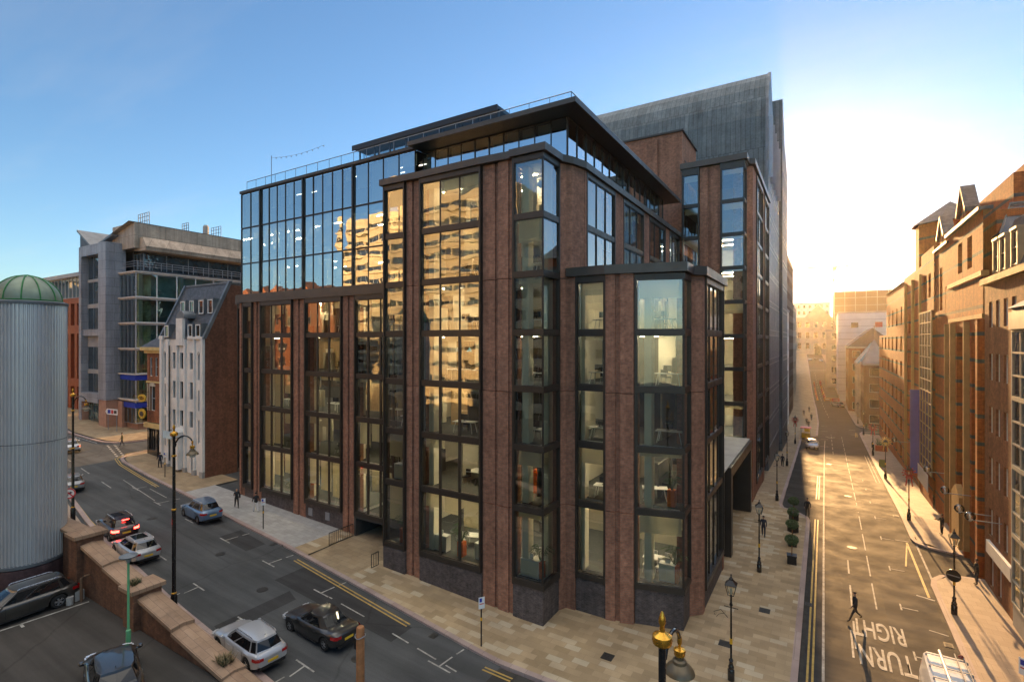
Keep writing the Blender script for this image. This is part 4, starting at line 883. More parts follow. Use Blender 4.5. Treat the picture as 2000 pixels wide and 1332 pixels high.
ws=block('sheeted_building','building wrapped in white scaffold sheeting above the small shop houses',3.8,34,188,214,-2,25,m_white,0,0,6,win=False); m_sheet=M('white_sheeting',(.66,.66,.66),.8,0,.1,.4)
solid(ws,'sheeting',m_sheet,(3.7,34,187.9,188.28,0,24.9),(3.6,4.08,188.3,214,0,24.9))
b=MB()
for k in range(12): b.box(3.5,34,187.75,187.88,1+2*k,1.12+2*k)
build('scaffold_rail',b,m_concrete,ws,True)
for x,z,m in ((7,20.6,m_black),(13,20.7,M('red_panel',(.5,.08,.05))),(10,17.4,m_black)): solid(ws,'panel',m,(x,x+1.8,187.6,187.74,z,z+1.5))
sf=thing('netted_building','long flat topped building under construction behind brown netting, on the skyline at street end','building',(20,300,8)); solid(sf,'frame',m_brn,(4,70,290,330,5,40)); solid(sf,'step',m_brn,(30,70,290,330,40,43),(48,70,290,330,43,47))
b=MB()
for k in range(16): b.box(4+k*4.2,4.2+k*4.2,289.6,290,5,42)
for k in range(10): b.box(4,70,289.5,289.6,8+k*3.6,8.2+k*3.6)
build('scaffold',b,m_concrete,sf,True)
for i in range(6): window(sf,(0,289.98,0,0),4.4,14,26+2.4*i-14,27.8+2.4*i-14,.02,5,.2,.3,m_concrete,m_dg)
block('side_terrace','brown stone terrace lining the right pavement far down the street',0.5,20,216,262,0,20,m_stone,3,-12,5)
cb=thing('classical_building','grand stone building with central gable and arched entrance closing the far end of the street','building',(-6,345,9)); zs=[(12,15.5),(18,21.5),(24,27)]
facade(cb,(0,330,0,0),-26,10,6,29,grid(-26,10,9,2,zs,1,2),m_stone,.6); solid(cb,'body',m_stone,(-26,10,331,360,6,29)); b=MB(); b.extr([(-10,29),(4,29),(-3,36.5)],329.6,345,'y'); build('gable',b,m_stone,cb,True)
b=MB(); b.extr([(-4.6,6),(-1.4,6)]+[(-3+1.6*math.cos(t),12+2*math.sin(t)) for t in [math.pi*k/8 for k in range(9)]],329.7,329.98,'y'); build('entrance_arch',b,m_dg,cb,True); b=MB(); b.box(-26.5,10.5,329.5,331,28.6,29.6); build('cornice',b,m_stone,cb,True)
for x in (-22,6): solid(cb,'chimney',m_stone,(x,x+1.6,336,338,29,35))
block('far_office_block','hazy pale office slab on the skyline left of the netted building',-40,3,372,395,8,40,m_render,14,0,8)
# tower crane
cr=thing('tower_crane','distant tower crane with a level jib above the street end','crane',(18,430,8)); m_crane=M('crane_paint',(.55,.45,.30))
b=MB()
for dx in (-1,1):
    for dy in (-1,1): b.tube([(6.2+dx,430+dy,8),(6.2+dx,430+dy,69)],.2,4)
for k in range(20): b.tube([(5.2,429,8+3*k),(7.2,429,11+3*k)],.12,4); b.tube([(7.2,431,8+3*k),(5.2,431,11+3*k)],.12,4)
build('mast',b,m_crane,cr,True)
b=MB(); b.tube([(-12,428,69.3),(15,433,69.3)],.34,5); b.tube([(-12,428,69.4),(6.2,430,71.6),(15,433,69.5)],.26,5); b.tube([(-12,429.4,69.3),(15,434.4,69.3)],.3,5)
for k in range(13): x=-11+2*k; b.tube([(x,428.2+.18*k,69.4),(x+1,428.3+.18*k,71.2-abs(x-6.2)*.09)],.14,4)
build('jib',b,m_crane,cr,True); b=MB(); b.box(4.9,7.5,428.6,431.4,66.9,69.2); build('cab',b,m_crane,cr,True); b=MB(); b.tube([(5.6,429,69),(5.6,429,60)],.16,4); b.box(4.9,6.3,428.5,429.5,58.8,60.4); build('hook',b,m_crane,cr,True)
# buildings behind the viewpoint, seen as reflections in the glass
m_ystone=brick('yellow_stone',(.60,.52,.34),(.68,.60,.41),(.44,.38,.26),1.2,.5,stain=.2)
tw=thing('yellow_stone_tower','tall yellow stone tower with banded windows, seen only as a reflection in the glass','building',(-75,-44,0)); zs=[(2+3.6*i+1.3,2+3.6*i+2.5) for i in range(13)]
facade(tw,(0,-40,0,math.pi),56,112,1,50,grid(56,112,12,4.3,zs,3,1),m_ystone,.5); solid(tw,'body',m_ystone,(-112,-56,-60,-40.7,1,50))
b=MB()
for i in range(13): b.box(-112,-56,-40,-39.4,2+3.6*i+.5,2+3.6*i+.9)
build('ledge',b,m_ystone,tw,True); solid(tw,'penthouse',m_ystone,(-100,-76,-58,-44,50,60))
o2=thing('orange_terrace','orange brick terrace with gables behind the viewpoint, seen only as a reflection','building',(-150,-40,3)); facade(o2,(0,-36,0,math.pi),114,200,2,27,grid(114,200,14,2.2,[(5+4*i,7.4+4*i) for i in range(5)],1,2),m_redbrick,.3); solid(o2,'body',m_redbrick,(-200,-114,-56,-36.6,2,27)); b=MB()
for k in range(5): b.extr([(-200+17*k,27),(-184+17*k,27),(-192+17*k,33)],-50,-36.2,'y')
build('gable',b,m_redbrick,o2,True)
o3=thing('cream_office','cream office block behind the viewpoint, seen only as a reflection','building',(-25,-32,0)); facade(o3,(0,-26,0,math.pi),10,50,0,34,grid(10,50,9,3,[(2+3.6*i,4.2+3.6*i) for i in range(9)],2,1),m_ystone,.3); solid(o3,'body',m_ystone,(-50,-10,-46,-26.5,0,34))
# ---------------------------------------------------------------- vehicles
m_tyre=M('tyre_rubber',(.015,.015,.015),.85,0,.2,8,world=False); m_rim=M('alloy_rim',(.55,.56,.58),.3,.8,.1,8,world=False)
def dglass(name):
    t=NT(name); t.bsdf(Base_Color=(.008,.010,.012),Roughness=.02,IOR=1.55,Specular_IOR_Level=.6); return t.mat
m_cglass=dglass('car_glass'); m_tail=M('red_lens',(.45,.01,.012),.15,0,.1,8,coat=.5); m_taillit=emit('lit_brake_light',(1,.03,.02),5.0); m_head=M('head_lens',(.7,.72,.75),.1,.3,.1,8,coat=.5)
m_plate=M('yellow_plate',(.80,.52,.04),.4,0,.05,8); m_wplate=M('white_plate',(.75,.75,.72),.4,0,.05,8); m_trim=M('black_trim',(.015,.015,.016),.6,0,.2,8)
def paint(name,c,metal=.4):
    t=NT(name); t.bsdf(Base_Color=t.mix(1.0,c,t.ramp(t.noise(t.obj(),.8,2),[(.3,.95),(.7,1.03)]),'MULTIPLY'),Metallic=metal,Roughness=.3,Coat_Weight=1.0,Coat_Roughness=.03); return t.mat
def interp2(T,x):
    T=sorted(T)
    if x<=T[0][0]: return T[0][1]
    for (a,p),(c,q) in zip(T,T[1:]):
        if a<=x<=c: t=(x-a)/(c-a); t=t*t*(3-2*t)*.5+t*.5; return p+(q-p)*t
    return T[-1][1]
ST={'estate':dict(L=4.75,W=1.82,H=1.47,belt=.93,xa=1.02,xb=.22,xc=-1.85,xd=-2.22,deck=.95,hood=.80,rails=1),
    'saloon':dict(L=4.88,W=1.86,H=1.45,belt=.93,xa=1.0,xb=.18,xc=-.95,xd=-1.72,deck=1.0,hood=.82,rails=0),
    'suv':dict(L=4.62,W=1.84,H=1.66,belt=1.04,xa=1.02,xb=.38,xc=-1.72,xd=-2.1,deck=1.06,hood=.96,rails=1),
    'hatch':dict(L=4.15,W=1.75,H=1.48,belt=.93,xa=1.0,xb=.3,xc=-1.5,xd=-1.9,deck=.95,hood=.82,rails=0)}
def car(name,label,style,mp,loc,rz,lit=False,rails=None,group=None,cat='car',sun_roof=False):
    s=ST[style]; L,W,Hh,belt=s['L'],s['W'],s['H'],s['belt']; hw=W/2; r=.335; xw=(L*.5-.88,-L*.5+.92)
    root=thing(name,label,cat,loc,rz,group)
    xs=[-L/2,-L/2+.05,-L/2+.16,-L/2+.32]; 
    for c in xw: xs+=[c+d for d in (-.46,-.40,-.28,-.12,0,.12,.28,.40,.46)]
    xs+=[L/2-.34,L/2-.2,L/2-.08,L/2,0,.3,-.3,.6]; xs=sorted(set(round(x,3) for x in xs))
    def arch(x):
        z=.24
        for c in xw:
            d=abs(x-c)
            if d<.45: z=max(z,.30+math.sqrt(max(0,.42**2-d*d))*.92)
        return z
    b=MB(); rings=[]
    for x in xs:
        w=interp2([(-L/2,hw*.78),(-L/2+.16,hw*.90),(-L/2+.5,hw*.98),(0,hw),(L/2-.7,hw*.97),(L/2-.25,hw*.86),(L/2,hw*.62)],x)
        top=interp2([(-L/2,s['deck']-.20),(-L/2+.08,s['deck']-.06),(-L/2+.3,s['deck']),(s['xd'],belt+.03),(s['xa'],belt+.02),(s['xa']+.25,s['hood']+.08),(L/2-.5,s['hood']),(L/2-.15,s['hood']-.10),(L/2,s['hood']-.24)],x)
        zb=max(arch(x),interp2([(-L/2,.42),(-L/2+.2,.30),(-L/2+.5,.24),(L/2-.5,.22),(L/2-.15,.26),(L/2,.40)],x)); zb=min(zb,top-.16)
        zm=lerp(zb,top,.45)
        rings.append([(x,0,zb),(x,w*.84,zb),(x,w*.965,zb+.05),(x,w*1.0,zm),(x,w*.985,lerp(zm,top,.55)),(x,w*.93,top-.05),(x,w*.84,top),(x,w*.5,top+.025),(x,0,top+.035)])
    k=9; vs=[p for g in rings for p in g]+[(p[0],-p[1],p[2]) for g in rings for p in g]; n=len(rings); fs=[]
    for i in range(n-1):
        for j in range(k-1):
            a=i*k+j; fs.append((a,a+1,a+k+1,a+k)); a+=n*k; fs.append((a,a+k,a+k+1,a+1))
    for e in (0,n-1):
        a=[e*k+j for j in range(k)]+[n*k+e*k+j for j in range(k-2,0,-1)]; fs.append(tuple(a if e==0 else a[::-1]))
    b.add(vs,fs)
    # cabin
    xa,xb,xc,xd=s['xa'],s['xb'],s['xc'],s['xd']; wb,wr=hw*.86,hw*.66; zb_=belt-.02
    base=[(xa,0),(xa-.06,wb*.6),(xa-.28,wb*.97),(0,wb*1.0),(xd+.55,wb*.97),(xd+.12,wb*.82),(xd,0)]
    roof=[(xb,0),(xb-.03,wr*.6),(xb-.16,wr*.98),(lerp(xb,xc,.5),wr*1.03),(xc+.35,wr*.97),(xc+.06,wr*.78),(xc,0)]
    def ring(P,z,cr=0): return [(x,y,z+cr*(1-(y/wb)**2)) for x,y in P]+[(x,-y,z+cr*(1-(y/wb)**2)) for x,y in P[-2:0:-1]]
    R0=ring(base,zb_+.02); R1=[(lerp(p[0],q[0],.94),lerp(p[1],q[1],.93),Hh-.085) for p,q in zip(R0,ring(roof,0))]; R2=ring(roof,Hh-.05,.03); R3=[(lerp(lerp(xb,xc,.5),p[0],.72),p[1]*.6,Hh) for p in R2]
    m=len(R0); b.add(R0+R1+R2+R3,[(t*m+i,t*m+(i+1)%m,(t+1)*m+(i+1)%m,(t+1)*m+i) for t in range(3) for i in range(m)]+[tuple(range(3*m,4*m))])
    for x in (s['xa']-.42,-.28,-1.12):
        for sy in (1,-1): y=sy*hw*.993; b.box(x-.006,x+.006,min(y,y+sy*.008),max(y,y+sy*.008),.36,belt-.05,1)
    for sy in (1,-1): b.box(-L/2+1.5,L/2-1.5,min(sy*hw*.97,sy*hw*1.0),max(sy*hw*.97,sy*hw*1.0),.22,.30,1)
    body=build('body',b,[mp,m_trim],root,smooth=True)
    def pane(nm,quads):
        g=MB(); 
        for q in quads:
            c=sum((Vector(p) for p in q),Vector())/4; nn=(Vector(q[1])-Vector(q[0])).cross(Vector(q[3])-Vector(q[0])).normalized()
            if nn.dot(c-Vector((lerp(xb,xc,.5),0,.8)))<0: nn=-nn
            g.quad(*[tuple(Vector(p)+nn*.014) for p in q])
        build(nm,g,m_cglass,root)
    def pt(i,t): return tuple(lerp(R0[i%m][j],R1[i%m][j],t) for j in range(3))
    def seg_(i,j,f0,f1,t0=.10,t1=.95):
        a,c=pt(i,t0),pt(j,t0); d,e=pt(i,t1),pt(j,t1)
        L_=lambda p,q,f: tuple(lerp(p[z],q[z],f) for z in range(3))
        return (L_(a,c,f0),L_(a,c,f1),L_(d,e,f1),L_(d,e,f0))
    pane('windscreen',[seg_(0,1,0,1,.03,.97),seg_(1,2,0,.78,.03,.97),seg_(0,m-1,0,1,.03,.97),seg_(m-1,m-2,0,.78,.03,.97)])
    pane('rear_window',[seg_(6,5,0,1,.2,.95),seg_(6,7,0,1,.2,.95)])
    for i,j in ((2,3),(3,4),(4,5)):
        e=(.08,.95) if i==2 else ((.05,.93) if i==3 else (.06,.8))
        if i==4 and style=='saloon': continue
        pane('side_window',[seg_(i,j,*e)]); pane('side_window',[seg_(m-i,m-j,*e)])
    # wheels
    for x in xw:
        for sy in (1,-1):
            w=MB(); w.o=None; pr=[(.20,-.10),(r-.03,-.10),(r,-.07),(r,.07),(r-.03,.10),(.20,.10)]
            vs=[];fs=[];N=20
            for rr,d in pr:
                for q in range(N): t=2*math.pi*q/N; vs.append((x+rr*math.cos(t),sy*(hw-.125+d),r+rr*math.sin(t)))
            for i in range(5):
                for q in range(N): fs.append((i*N+q,i*N+(q+1)%N,(i+1)*N+(q+1)%N,(i+1)*N+q))
            w.add(vs,fs); wo=build('wheel',w,m_tyre,root,smooth=True)
            w=MB(); y=sy*(hw-.05)
            for q in range(5):
                t=2*math.pi*q/5; c,sn=math.cos(t),math.sin(t); w.add([(x-.035*sn,y,r+.035*c),(x+.035*sn,y,r-.035*c),(x+.215*c+.05*sn,y,r+.215*sn-.05*c),(x+.215*c-.05*sn,y,r+.215*sn+.05*c)],[(0,1,2,3)])
            vs=[]
            for rr in (.185,.225): vs+=[(x+rr*math.cos(2*math.pi*q/N),y+.005*sy,r+rr*math.sin(2*math.pi*q/N)) for q in range(N)]
            w.add(vs,[(q,(q+1)%N,N+(q+1)%N,N+q) for q in range(N)]); build('rim',w,m_rim,wo)
    # lamps, plates, mirrors, trim
    td=s['deck']-.10
    for sy in (1,-1):
        g=MB(); P=[(-L/2-.005,hw*.50),(-L/2-.012,hw*.74),(-L/2+.08,hw*.865),(-L/2+.30,hw*.955)]
        for (x0,y0),(x1,y1) in zip(P,P[1:]): g.quad((x0,sy*y0,td-.17),(x1,sy*y1,td-.15),(x1,sy*(y1-.01),td+.0),(x0,sy*y0,td-.02))
        vsn=[(x+.06,y,z) for x,y,z in g.v]; g.add(vsn,[(i*4,i*4+1,i*4+2,i*4+3) for i in range(3)])
        build('tail_light',g,m_taillit if lit else m_tail,root)
        g=MB(); P=[(L/2-.05,hw*.50),(L/2-.10,hw*.72),(L/2-.22,hw*.875),(L/2-.42,hw*.93)]
        for (x0,y0),(x1,y1) in zip(P,P[1:]): g.box(min(x0,x1),max(x0,x1)+.015,min(sy*y0,sy*y1),max(sy*y0,sy*y1),s['hood']-.26,s['hood']-.13)
        build('headlight',g,m_head,root)
        g=MB(); g.lathe([(.02,-.07),(.08,-.05),(.095,.02),(.06,.07)],10,(xa-.22,sy*(hw+.07),belt+.08)); g.box(xa-.26,xa-.2,min(sy*(hw-.08),sy*(hw+.07)),max(sy*(hw-.08),sy*(hw+.07)),belt+.0,belt+.04); build('door_mirror',g,mp,root,smooth=True)
        for x in (.25,-.75):
            g=MB(); g.box(x-.09,x+.09,sy*hw*.985-.012,sy*hw*.985+.012,belt-.17,belt-.14); build('door_handle',g,mp if not lit else m_trim,root)
        if s['rails'] if rails is None else rails:
            g=MB(); g.tube([(xb-.15,sy*wr*.93,Hh-.02),(xb-.25,sy*wr*.95,Hh+.035),(xc+.35,sy*wr*.93,Hh+.035),(xc+.2,sy*wr*.92,Hh-.02)],.022,6); build('roof_rail',g,m_rim if rails!=2 else m_trim,root)
    g=MB(); g.box(-L/2-.03,-L/2-.012,-.26,.26,td-.34,td-.22); build('number_plate',g,m_plate,root)
    g=MB(); g.box(L/2-.02,L/2+.012,-.26,.26,.42,.53); build('number_plate',g,m_wplate,root)
    g=MB(); g.box(-L/2-.02,-L/2+.2,-hw*.7,hw*.7,.27,.40); g.box(L/2-.12,L/2+.006,-hw*.5,hw*.5,.27,.40); build('bumper_trim',g,m_trim,root)
    if lit:
        g=MB(); g.box(xd-.03,xd+.06,-.2,.2,Hh-.10,Hh-.06); build('brake_light',g,m_taillit,root)
    if sun_roof:
        g=MB(); g.quad((xb-.3,-.4,Hh+.006),(xb-.3,.4,Hh+.006),(xc+.7,.4,Hh+.008),(xc+.7,-.4,Hh+.008)); build('sunroof',g,m_cglass,root)
    g=MB(); g.tube([(xc+.25,0,Hh),(xc+.18,0,Hh+.07)],.012,5); build('aerial',g,m_trim,root)
    return root
def at(x,y,dz=0): return (x,y,ground(x,y)+dz)
p_sil=paint('silver_paint',(.52,.54,.57)); p_blk=paint('black_car_paint',(.030,.029,.028),.3); p_blue=paint('steel_blue_paint',(.14,.23,.36)); p_dk=paint('dark_red_black_paint',(.025,.014,.016),.4); p_gr=paint('grey_paint',(.33,.34,.35)); p_dg=paint('dark_grey_paint',(.075,.07,.062),.6); p_pl=paint('pearl_paint',(.46,.47,.48))
HX=math.pi-.085
def slope(o,ang=.045): o.rotation_euler=(0,-ang if False else 0,o.rotation_euler[2])
car('silver_estate_car','silver estate car parked beside the low brick wall, behind the black saloon','estate',p_sil,at(-25.3,15.35),HX)
car('black_saloon_car','black saloon car driving in the middle of the left street','saloon',p_blk,at(-23.7,18.5),HX+.03)
car('grey_estate_car','pale grey estate car directly behind the dark car with lit brake lights','estate',p_pl,at(-42.0,17.1),HX,sun_roof=True)
car('dark_hatchback_car','dark car with lit red brake lights and silver roof rails','suv',p_dk,at(-47.1,17.9),HX-.03,lit=True,sun_roof=True)
car('blue_sport_utility_car','steel blue tall car parked at the kerb by the pale pavement','suv',p_blue,at(-45.6,23.45),HX-.02)
car('silver_people_carrier','silver car parked at the left kerb just right of the metal tower','hatch',p_gr,at(-62.6,20.0),HX-.12)
car('silver_estate_car','silver car at the far end of the left street near the junction','estate',p_sil,at(-80.0,25.4),HX-.12)
car('dark_grey_saloon_car','dark grey car with sun glinting on its roof in the kerbside bay','saloon',p_dg,at(-1.75,101),R(-90))
car('pale_car','pale parked car slewed at the right kerb before the road works','hatch',p_pl,at(3.3,176),R(125))
for x,y,st,pm,lb in ((-6.0,296,'suv',p_pl,'pale tall vehicle farthest up the street, leftmost of the distant three'),(-3.6,300,'hatch',p_dg,'small dark distant car between two paler ones up the street'),(-1.4,292,'suv',p_blue,'distant bluish car on the right of the three up the street')): car('distant_car',lb,st,pm,at(x,y),R(-90),group='cars far up the sunlit street')
ZP=2.8
car('dark_grey_estate_car','dark grey estate car in the yard beside the metal tower','estate',p_dg,(-34.35,8.75,ZP),R(-88),rails=1)
car('black_hatchback_car','black car with pale windscreen cut off by the bottom edge of the yard','hatch',p_blk,(-23.9,8.95,ZP),R(163))
# white van
v=thing('white_van','white van with roof bars and ladder rack at the right kerb','van',(4.75,28.0,0),R(-90)); p_wv=M('van_white',(.74,.75,.76),.35,0,.05,4,coat=.5,world=False)
b=MB(); S=[(-2.65,.86,1.88,.62),(-2.6,.93,1.95,.66),(-1.2,.95,2.0,.7),(.9,.95,1.98,.7),(1.25,.93,1.9,.68),(1.95,.92,1.15,.78),(2.5,.86,1.0,.75),(2.65,.7,.8,.6)]; vs=[];fs=[]
for x,w,z,wt in S: vs+=[(x,-w,.3),(x,-w,.95),(x,-wt-.12,z-.12),(x,-wt,z),(x,wt,z),(x,wt+.12,z-.12),(x,w,.95),(x,w,.3)]
for i in range(len(S)-1): fs+=[(i*8+j,i*8+(j+1)%8,(i+1)*8+(j+1)%8,(i+1)*8+j) for j in range(8)]
b.add(vs,fs+[tuple(range(7,-1,-1)),tuple(range((len(S)-1)*8,len(S)*8))]); build('body',b,p_wv,v)
b=MB(); b.quad((1.29,-.72,1.86),(1.29,.72,1.86),(1.96,.8,1.19),(1.96,-.8,1.19)); build('windscreen',b,m_cglass,v)
for sy in (1,-1):
    b=MB(); y=sy*.955; b.quad((.2,y,1.0),(1.5,sy*.945,1.05),(1.1,sy*.86,1.72),(.2,sy*.87,1.78)); build('side_window',b,m_cglass,v)
    for x in (1.75,-1.65):
        b=MB(); vs=[];N=18
        for d in (-.12,.0): vs+=[(x+.33*math.cos(2*math.pi*q/N),sy*(.97+d),.33+.33*math.sin(2*math.pi*q/N)) for q in range(N)]
        b.add(vs,[(q,(q+1)%N,N+(q+1)%N,N+q) for q in range(N)]+[tuple(range(N)),tuple(range(N,2*N))]); build('wheel',b,m_tyre,v)
    b=MB(); b.box(-2.67,-2.6,min(sy*.72,sy*.86),max(sy*.72,sy*.86),.9,1.4); build('tail_light',b,m_tail,v)
    b=MB(); b.box(2.45,2.6,min(sy*.5,sy*.8),max(sy*.5,sy*.8),.75,.92); build('headlight',b,m_head,v)
for x in (-2.2,-1.2,-.2,.7):
    b=MB(); b.box(x-.03,x+.03,-.74,.74,2.06,2.1); b.box(x-.04,x+.04,-.76,-.70,1.97,2.08); b.box(x-.04,x+.04,.70,.76,1.97,2.08); build('roof_bar',b,m_silver if x<.5 else m_trim,v)
for y in (.34,.62):
    b=MB(); b.tube([(-2.6,y,2.14),(1.1,y,2.14)],.03,6); build('ladder_rail',b,m_silver,v)
b=MB(); b.tube([(-2.6,-.2,2.13),(1.0,-.2,2.13)],.06,8); build('pipe_tube',b,p_wv,v)
b=MB(); b.lathe([(.10,0),(.12,.06),(.05,.14)],10,(-2.45,.55,2.1)); build('beacon',b,M('dark_red_beacon',(.16,.02,.015),.4),v)
b=MB(); b.add([(-2.2+.17*math.cos(2*math.pi*q/16),.962,1.2+.17*math.sin(2*math.pi*q/16)) for q in range(16)]+[(-2.2+.11*math.cos(2*math.pi*q/16),.962,1.2+.11*math.sin(2*math.pi*q/16)) for q in range(16)],[(q,(q+1)%16,16+(q+1)%16,16+q) for q in range(16)]); build('side_emblem',b,m_trim,v)
# ---------------------------------------------------------------- people
m_skin=M('skin',(.42,.24,.16),.6,0,.1,6,world=False); m_dkc=M('dark_suit',(.018,.018,.022),.8,0,.2,6,world=False); m_shoe=M('shoe_leather',(.012,.010,.010),.4,0,.1,6,world=False)
m_wtr=M('white_trousers',(.62,.60,.60),.8,0,.08,6,world=False); m_olive=M('olive_jacket',(.075,.08,.04),.85,0,.2,6,world=False); m_navy=M('navy_jacket',(.02,.024,.04),.8,0,.2,6,world=False); m_jean=M('dark_jeans',(.03,.036,.055),.85,0,.2,6,world=False); m_hair=M('dark_hair',(.02,.014,.010),.7,0,.2,9,world=False); m_ghair=M('grey_hair',(.3,.29,.28),.7,0,.2,9,world=False); m_shirt=M('pale_shirt',(.6,.58,.56),.8,0,.1,6,world=False)
def person(label,loc,rz,top=m_dkc,leg=m_dkc,hair=m_hair,step=.5,arm=(.35,-.35),bend=(.25,.25),h=1.76,bag=None,phone=False,group=None,coat=0):
    root=thing('person',label,'person',loc,rz,group); V=[];E=[];Rr=[];MT=[]
    def v(p,r,par=None,mt=0):
        V.append(Vector(p)); Rr.append(r if isinstance(r,tuple) else (r,r))
        if par is not None: E.append((par,len(V)-1)); MT.append(mt)
        return len(V)-1
    pel=v((0,0,.97),(.155,.115)); sp=v((.0,0,1.14),(.150,.11),pel); ch=v((.015,0,1.36),(.175,.12),sp); nb=v((0,0,1.50),(.075,.07),ch); nk=v((.015,0,1.555),(.056,.056),nb,2)
    h1=v((.035,0,1.625),(.066,.075),nk,2); h2=v((.03,0,1.70),(.078,.093),h1,2); h3=v((.02,0,1.765),(.06,.075),h2,2); v((.128,0,1.655),(.014,.016),h1,2)
    for sy,ph in ((1,1),(-1,-1)):
        a=step*.55*ph; ea=v((.0,sy*.082,1.665),(.012,.018),h2,2)
        hp=v((0,sy*.095,.90),(.10,.10),pel,1); kx=.44*math.sin(a)+.03; kz=.90-.44*math.cos(a); kn=v((kx,sy*.10,kz),(.068,.07),hp,1)
        lag=.45*step if ph<0 else .08; b=a-lag; ax=kx+.43*math.sin(b); az=kz-.41*math.cos(b); an=v((ax,sy*.10,max(az,.085)),(.046,.048),kn,1); v((ax+.16,sy*.115,max(az-.045,.04)),(.042,.030),an,3)
        s_=v((0,sy*.185,1.435),(.065,.068),ch); t=arm[0 if sy>0 else 1]; bd=bend[0 if sy>0 else 1]
        ex=.28*math.sin(t); ez=1.435-.28*math.cos(t); e_=v((ex,sy*.235,ez),(.050,.050),s_); wx=ex+.25*math.sin(t+bd); wz=ez-.25*math.cos(t+bd); w_=v((wx,sy*.235,wz),(.034,.036),e_)
        d=Vector((math.sin(t+bd),0,-math.cos(t+bd))); q=Vector((math.cos(t+bd),0,math.sin(t+bd))); P=Vector((wx,sy*.235,wz)); pm=v(P+d*.06,(.026,.036),w_,2)
        for i,ln in enumerate((.075,.085,.08,.062)):
            o=q*(.027-.018*i); f=v(P+d*.095+o,.0095,pm,2); f2=v(P+d*(.095+ln*.55)+o+Vector((0,-sy*.008,0)),.0088,f,2); v(P+d*(.095+ln)+o+Vector((0,-sy*.024,0)),.0075,f2,2)
        t1=v(P+d*.05+q*.042,.011,pm,2); v(P+d*.085+q*.058+Vector((0,-sy*.01,0)),.009,t1,2)
    me=bpy.data.meshes.new('person_skeleton'); me.from_pydata([tuple(p) for p in V],E,[]); o=bpy.data.objects.new('body',me); COL.objects.link(o)
    sm=o.modifiers.new('Skin','SKIN'); sm.use_smooth_shade=True; o.modifiers.new('Sub','SUBSURF').levels=1; me.skin_vertices[0].data[0].use_root=True
    for i,r in enumerate(Rr): me.skin_vertices[0].data[i].radius=r
    o.modifiers['Sub'].render_levels=1; bpy.context.view_layer.update()
    m2=bpy.data.meshes.new_from_object(o.evaluated_get(bpy.context.evaluated_depsgraph_get())); o.modifiers.clear(); o.data=m2; o.data.name='body'
    m2.materials.clear()
    for m in (top,leg,m_skin,m_shoe): m2.materials.append(m)
    for p in m2.polygons:
        c=p.center; best=9;bm=0
        for (a,bb),mt in zip(E,MT):
            A,B=V[a],V[bb]; t=max(0,min(1,(c-A).dot(B-A)/max((B-A).length_squared,1e-9))); dd=(c-(A+(B-A)*t)).length-(Rr[a][0]*(1-t)+Rr[bb][0]*t)
            if dd<best: best=dd;bm=mt
        if coat and c.z>.97-coat and bm==1 and abs(c.y)<.24: bm=0
        p.material_index=bm; p.use_smooth=True
    o.parent=root; k=h/1.82; root.scale=(k,k,k)
    if hair:
        g=MB(); g.lathe([(.070,-.045),(.090,.0),(.088,.045),(.062,.085),(.02,.102)],12,(.008,0,1.715)); build('hair',g,hair,root,smooth=True)
    if bag:
        g=MB(); x,y,z=bag; g.box(x-.12,x+.12,y-.06,y+.06,z-.2,z+.15); g.tube([(x,y,z+.1),(x*.4,y*.6,1.46)],.015,5); build('shoulder_bag',g,m_dkc,root)
    if phone:
        g=MB(); g.box(.30,.37,-.24,-.23,1.20,1.33); build('phone',g,m_trim,root)
    return root
def face(dx,dy): return math.atan2(dy,dx)
person('bald man in a dark suit with a bag, walking towards us on the pale pavement',at(-45.2,26.3,.125),face(.9,-.35),hair=None,arm=(.1,.5),bend=(.2,1.6),bag=(-.05,.26,1.1))
person('person in a black jacket and white trousers walking away on the pale pavement',at(-42.9,26.7,.125),face(-1,.25),leg=m_wtr,step=.4)
person('person in dark clothes walking past the white building front',at(-63.5,28.2,.125),face(-1,.1),top=m_navy,step=.3)
person('person in an olive jacket crossing the side street mouth',at(-78.0,30.2,.0),face(-.3,-1),top=m_olive,leg=m_jean,step=.45)
person('man in a dark suit striding across the sunlit carriageway above the painted words',at(1.54,36.2,.0),face(-.8,-.45),step=.85,arm=(.5,-.6),bend=(.3,.3),coat=.12)
person('man in dark coat walking beside the second lantern post on the left pavement',at(-4.35,47.5,.125),face(.05,-1),top=m_navy,leg=m_jean,step=.45,coat=.15)
person('man in a dark suit standing at the kerb beyond the topiary row',at(-1.35,55.0,.125),face(.2,-1),step=.3,coat=.1)
person('person in dark clothes looking at a phone by the lit wall base',at(8.5,55.9,.125),face(-1,-.5),step=.08,arm=(.1,.35),bend=(.1,1.5),phone=True,top=m_dkc)
person('man in black jacket and jeans reading a phone beside the red brick wall',at(8.75,45.6,.125),face(-1,-.15),step=.05,arm=(.2,.3),bend=(.5,1.6),phone=True,leg=m_jean,coat=.1)
person('person in dark clothes walking up the left pavement beyond the portal',at(-4.9,79,.125),face(0,1),step=.4,top=m_navy)
for i,(x,y,dx) in enumerate(((-2.9,128,1),(-3.4,133,-1),(-2.6,142,1),(-4.2,150,-1),(-3.0,158,1),(7.6,132,1))):
    person('tiny distant walker in dark clothes on the left pavement beyond the junction' if x<0 else 'tiny distant walker in dark clothes by the right pavement corner past the side street',at(x+SX(y),y,.125),face(.1,dx),step=.4,top=(m_dkc,m_navy,m_olive)[i%3],leg=(m_jean,m_dkc)[i%2],group='distant walkers on the left pavement' if x<0 else None)
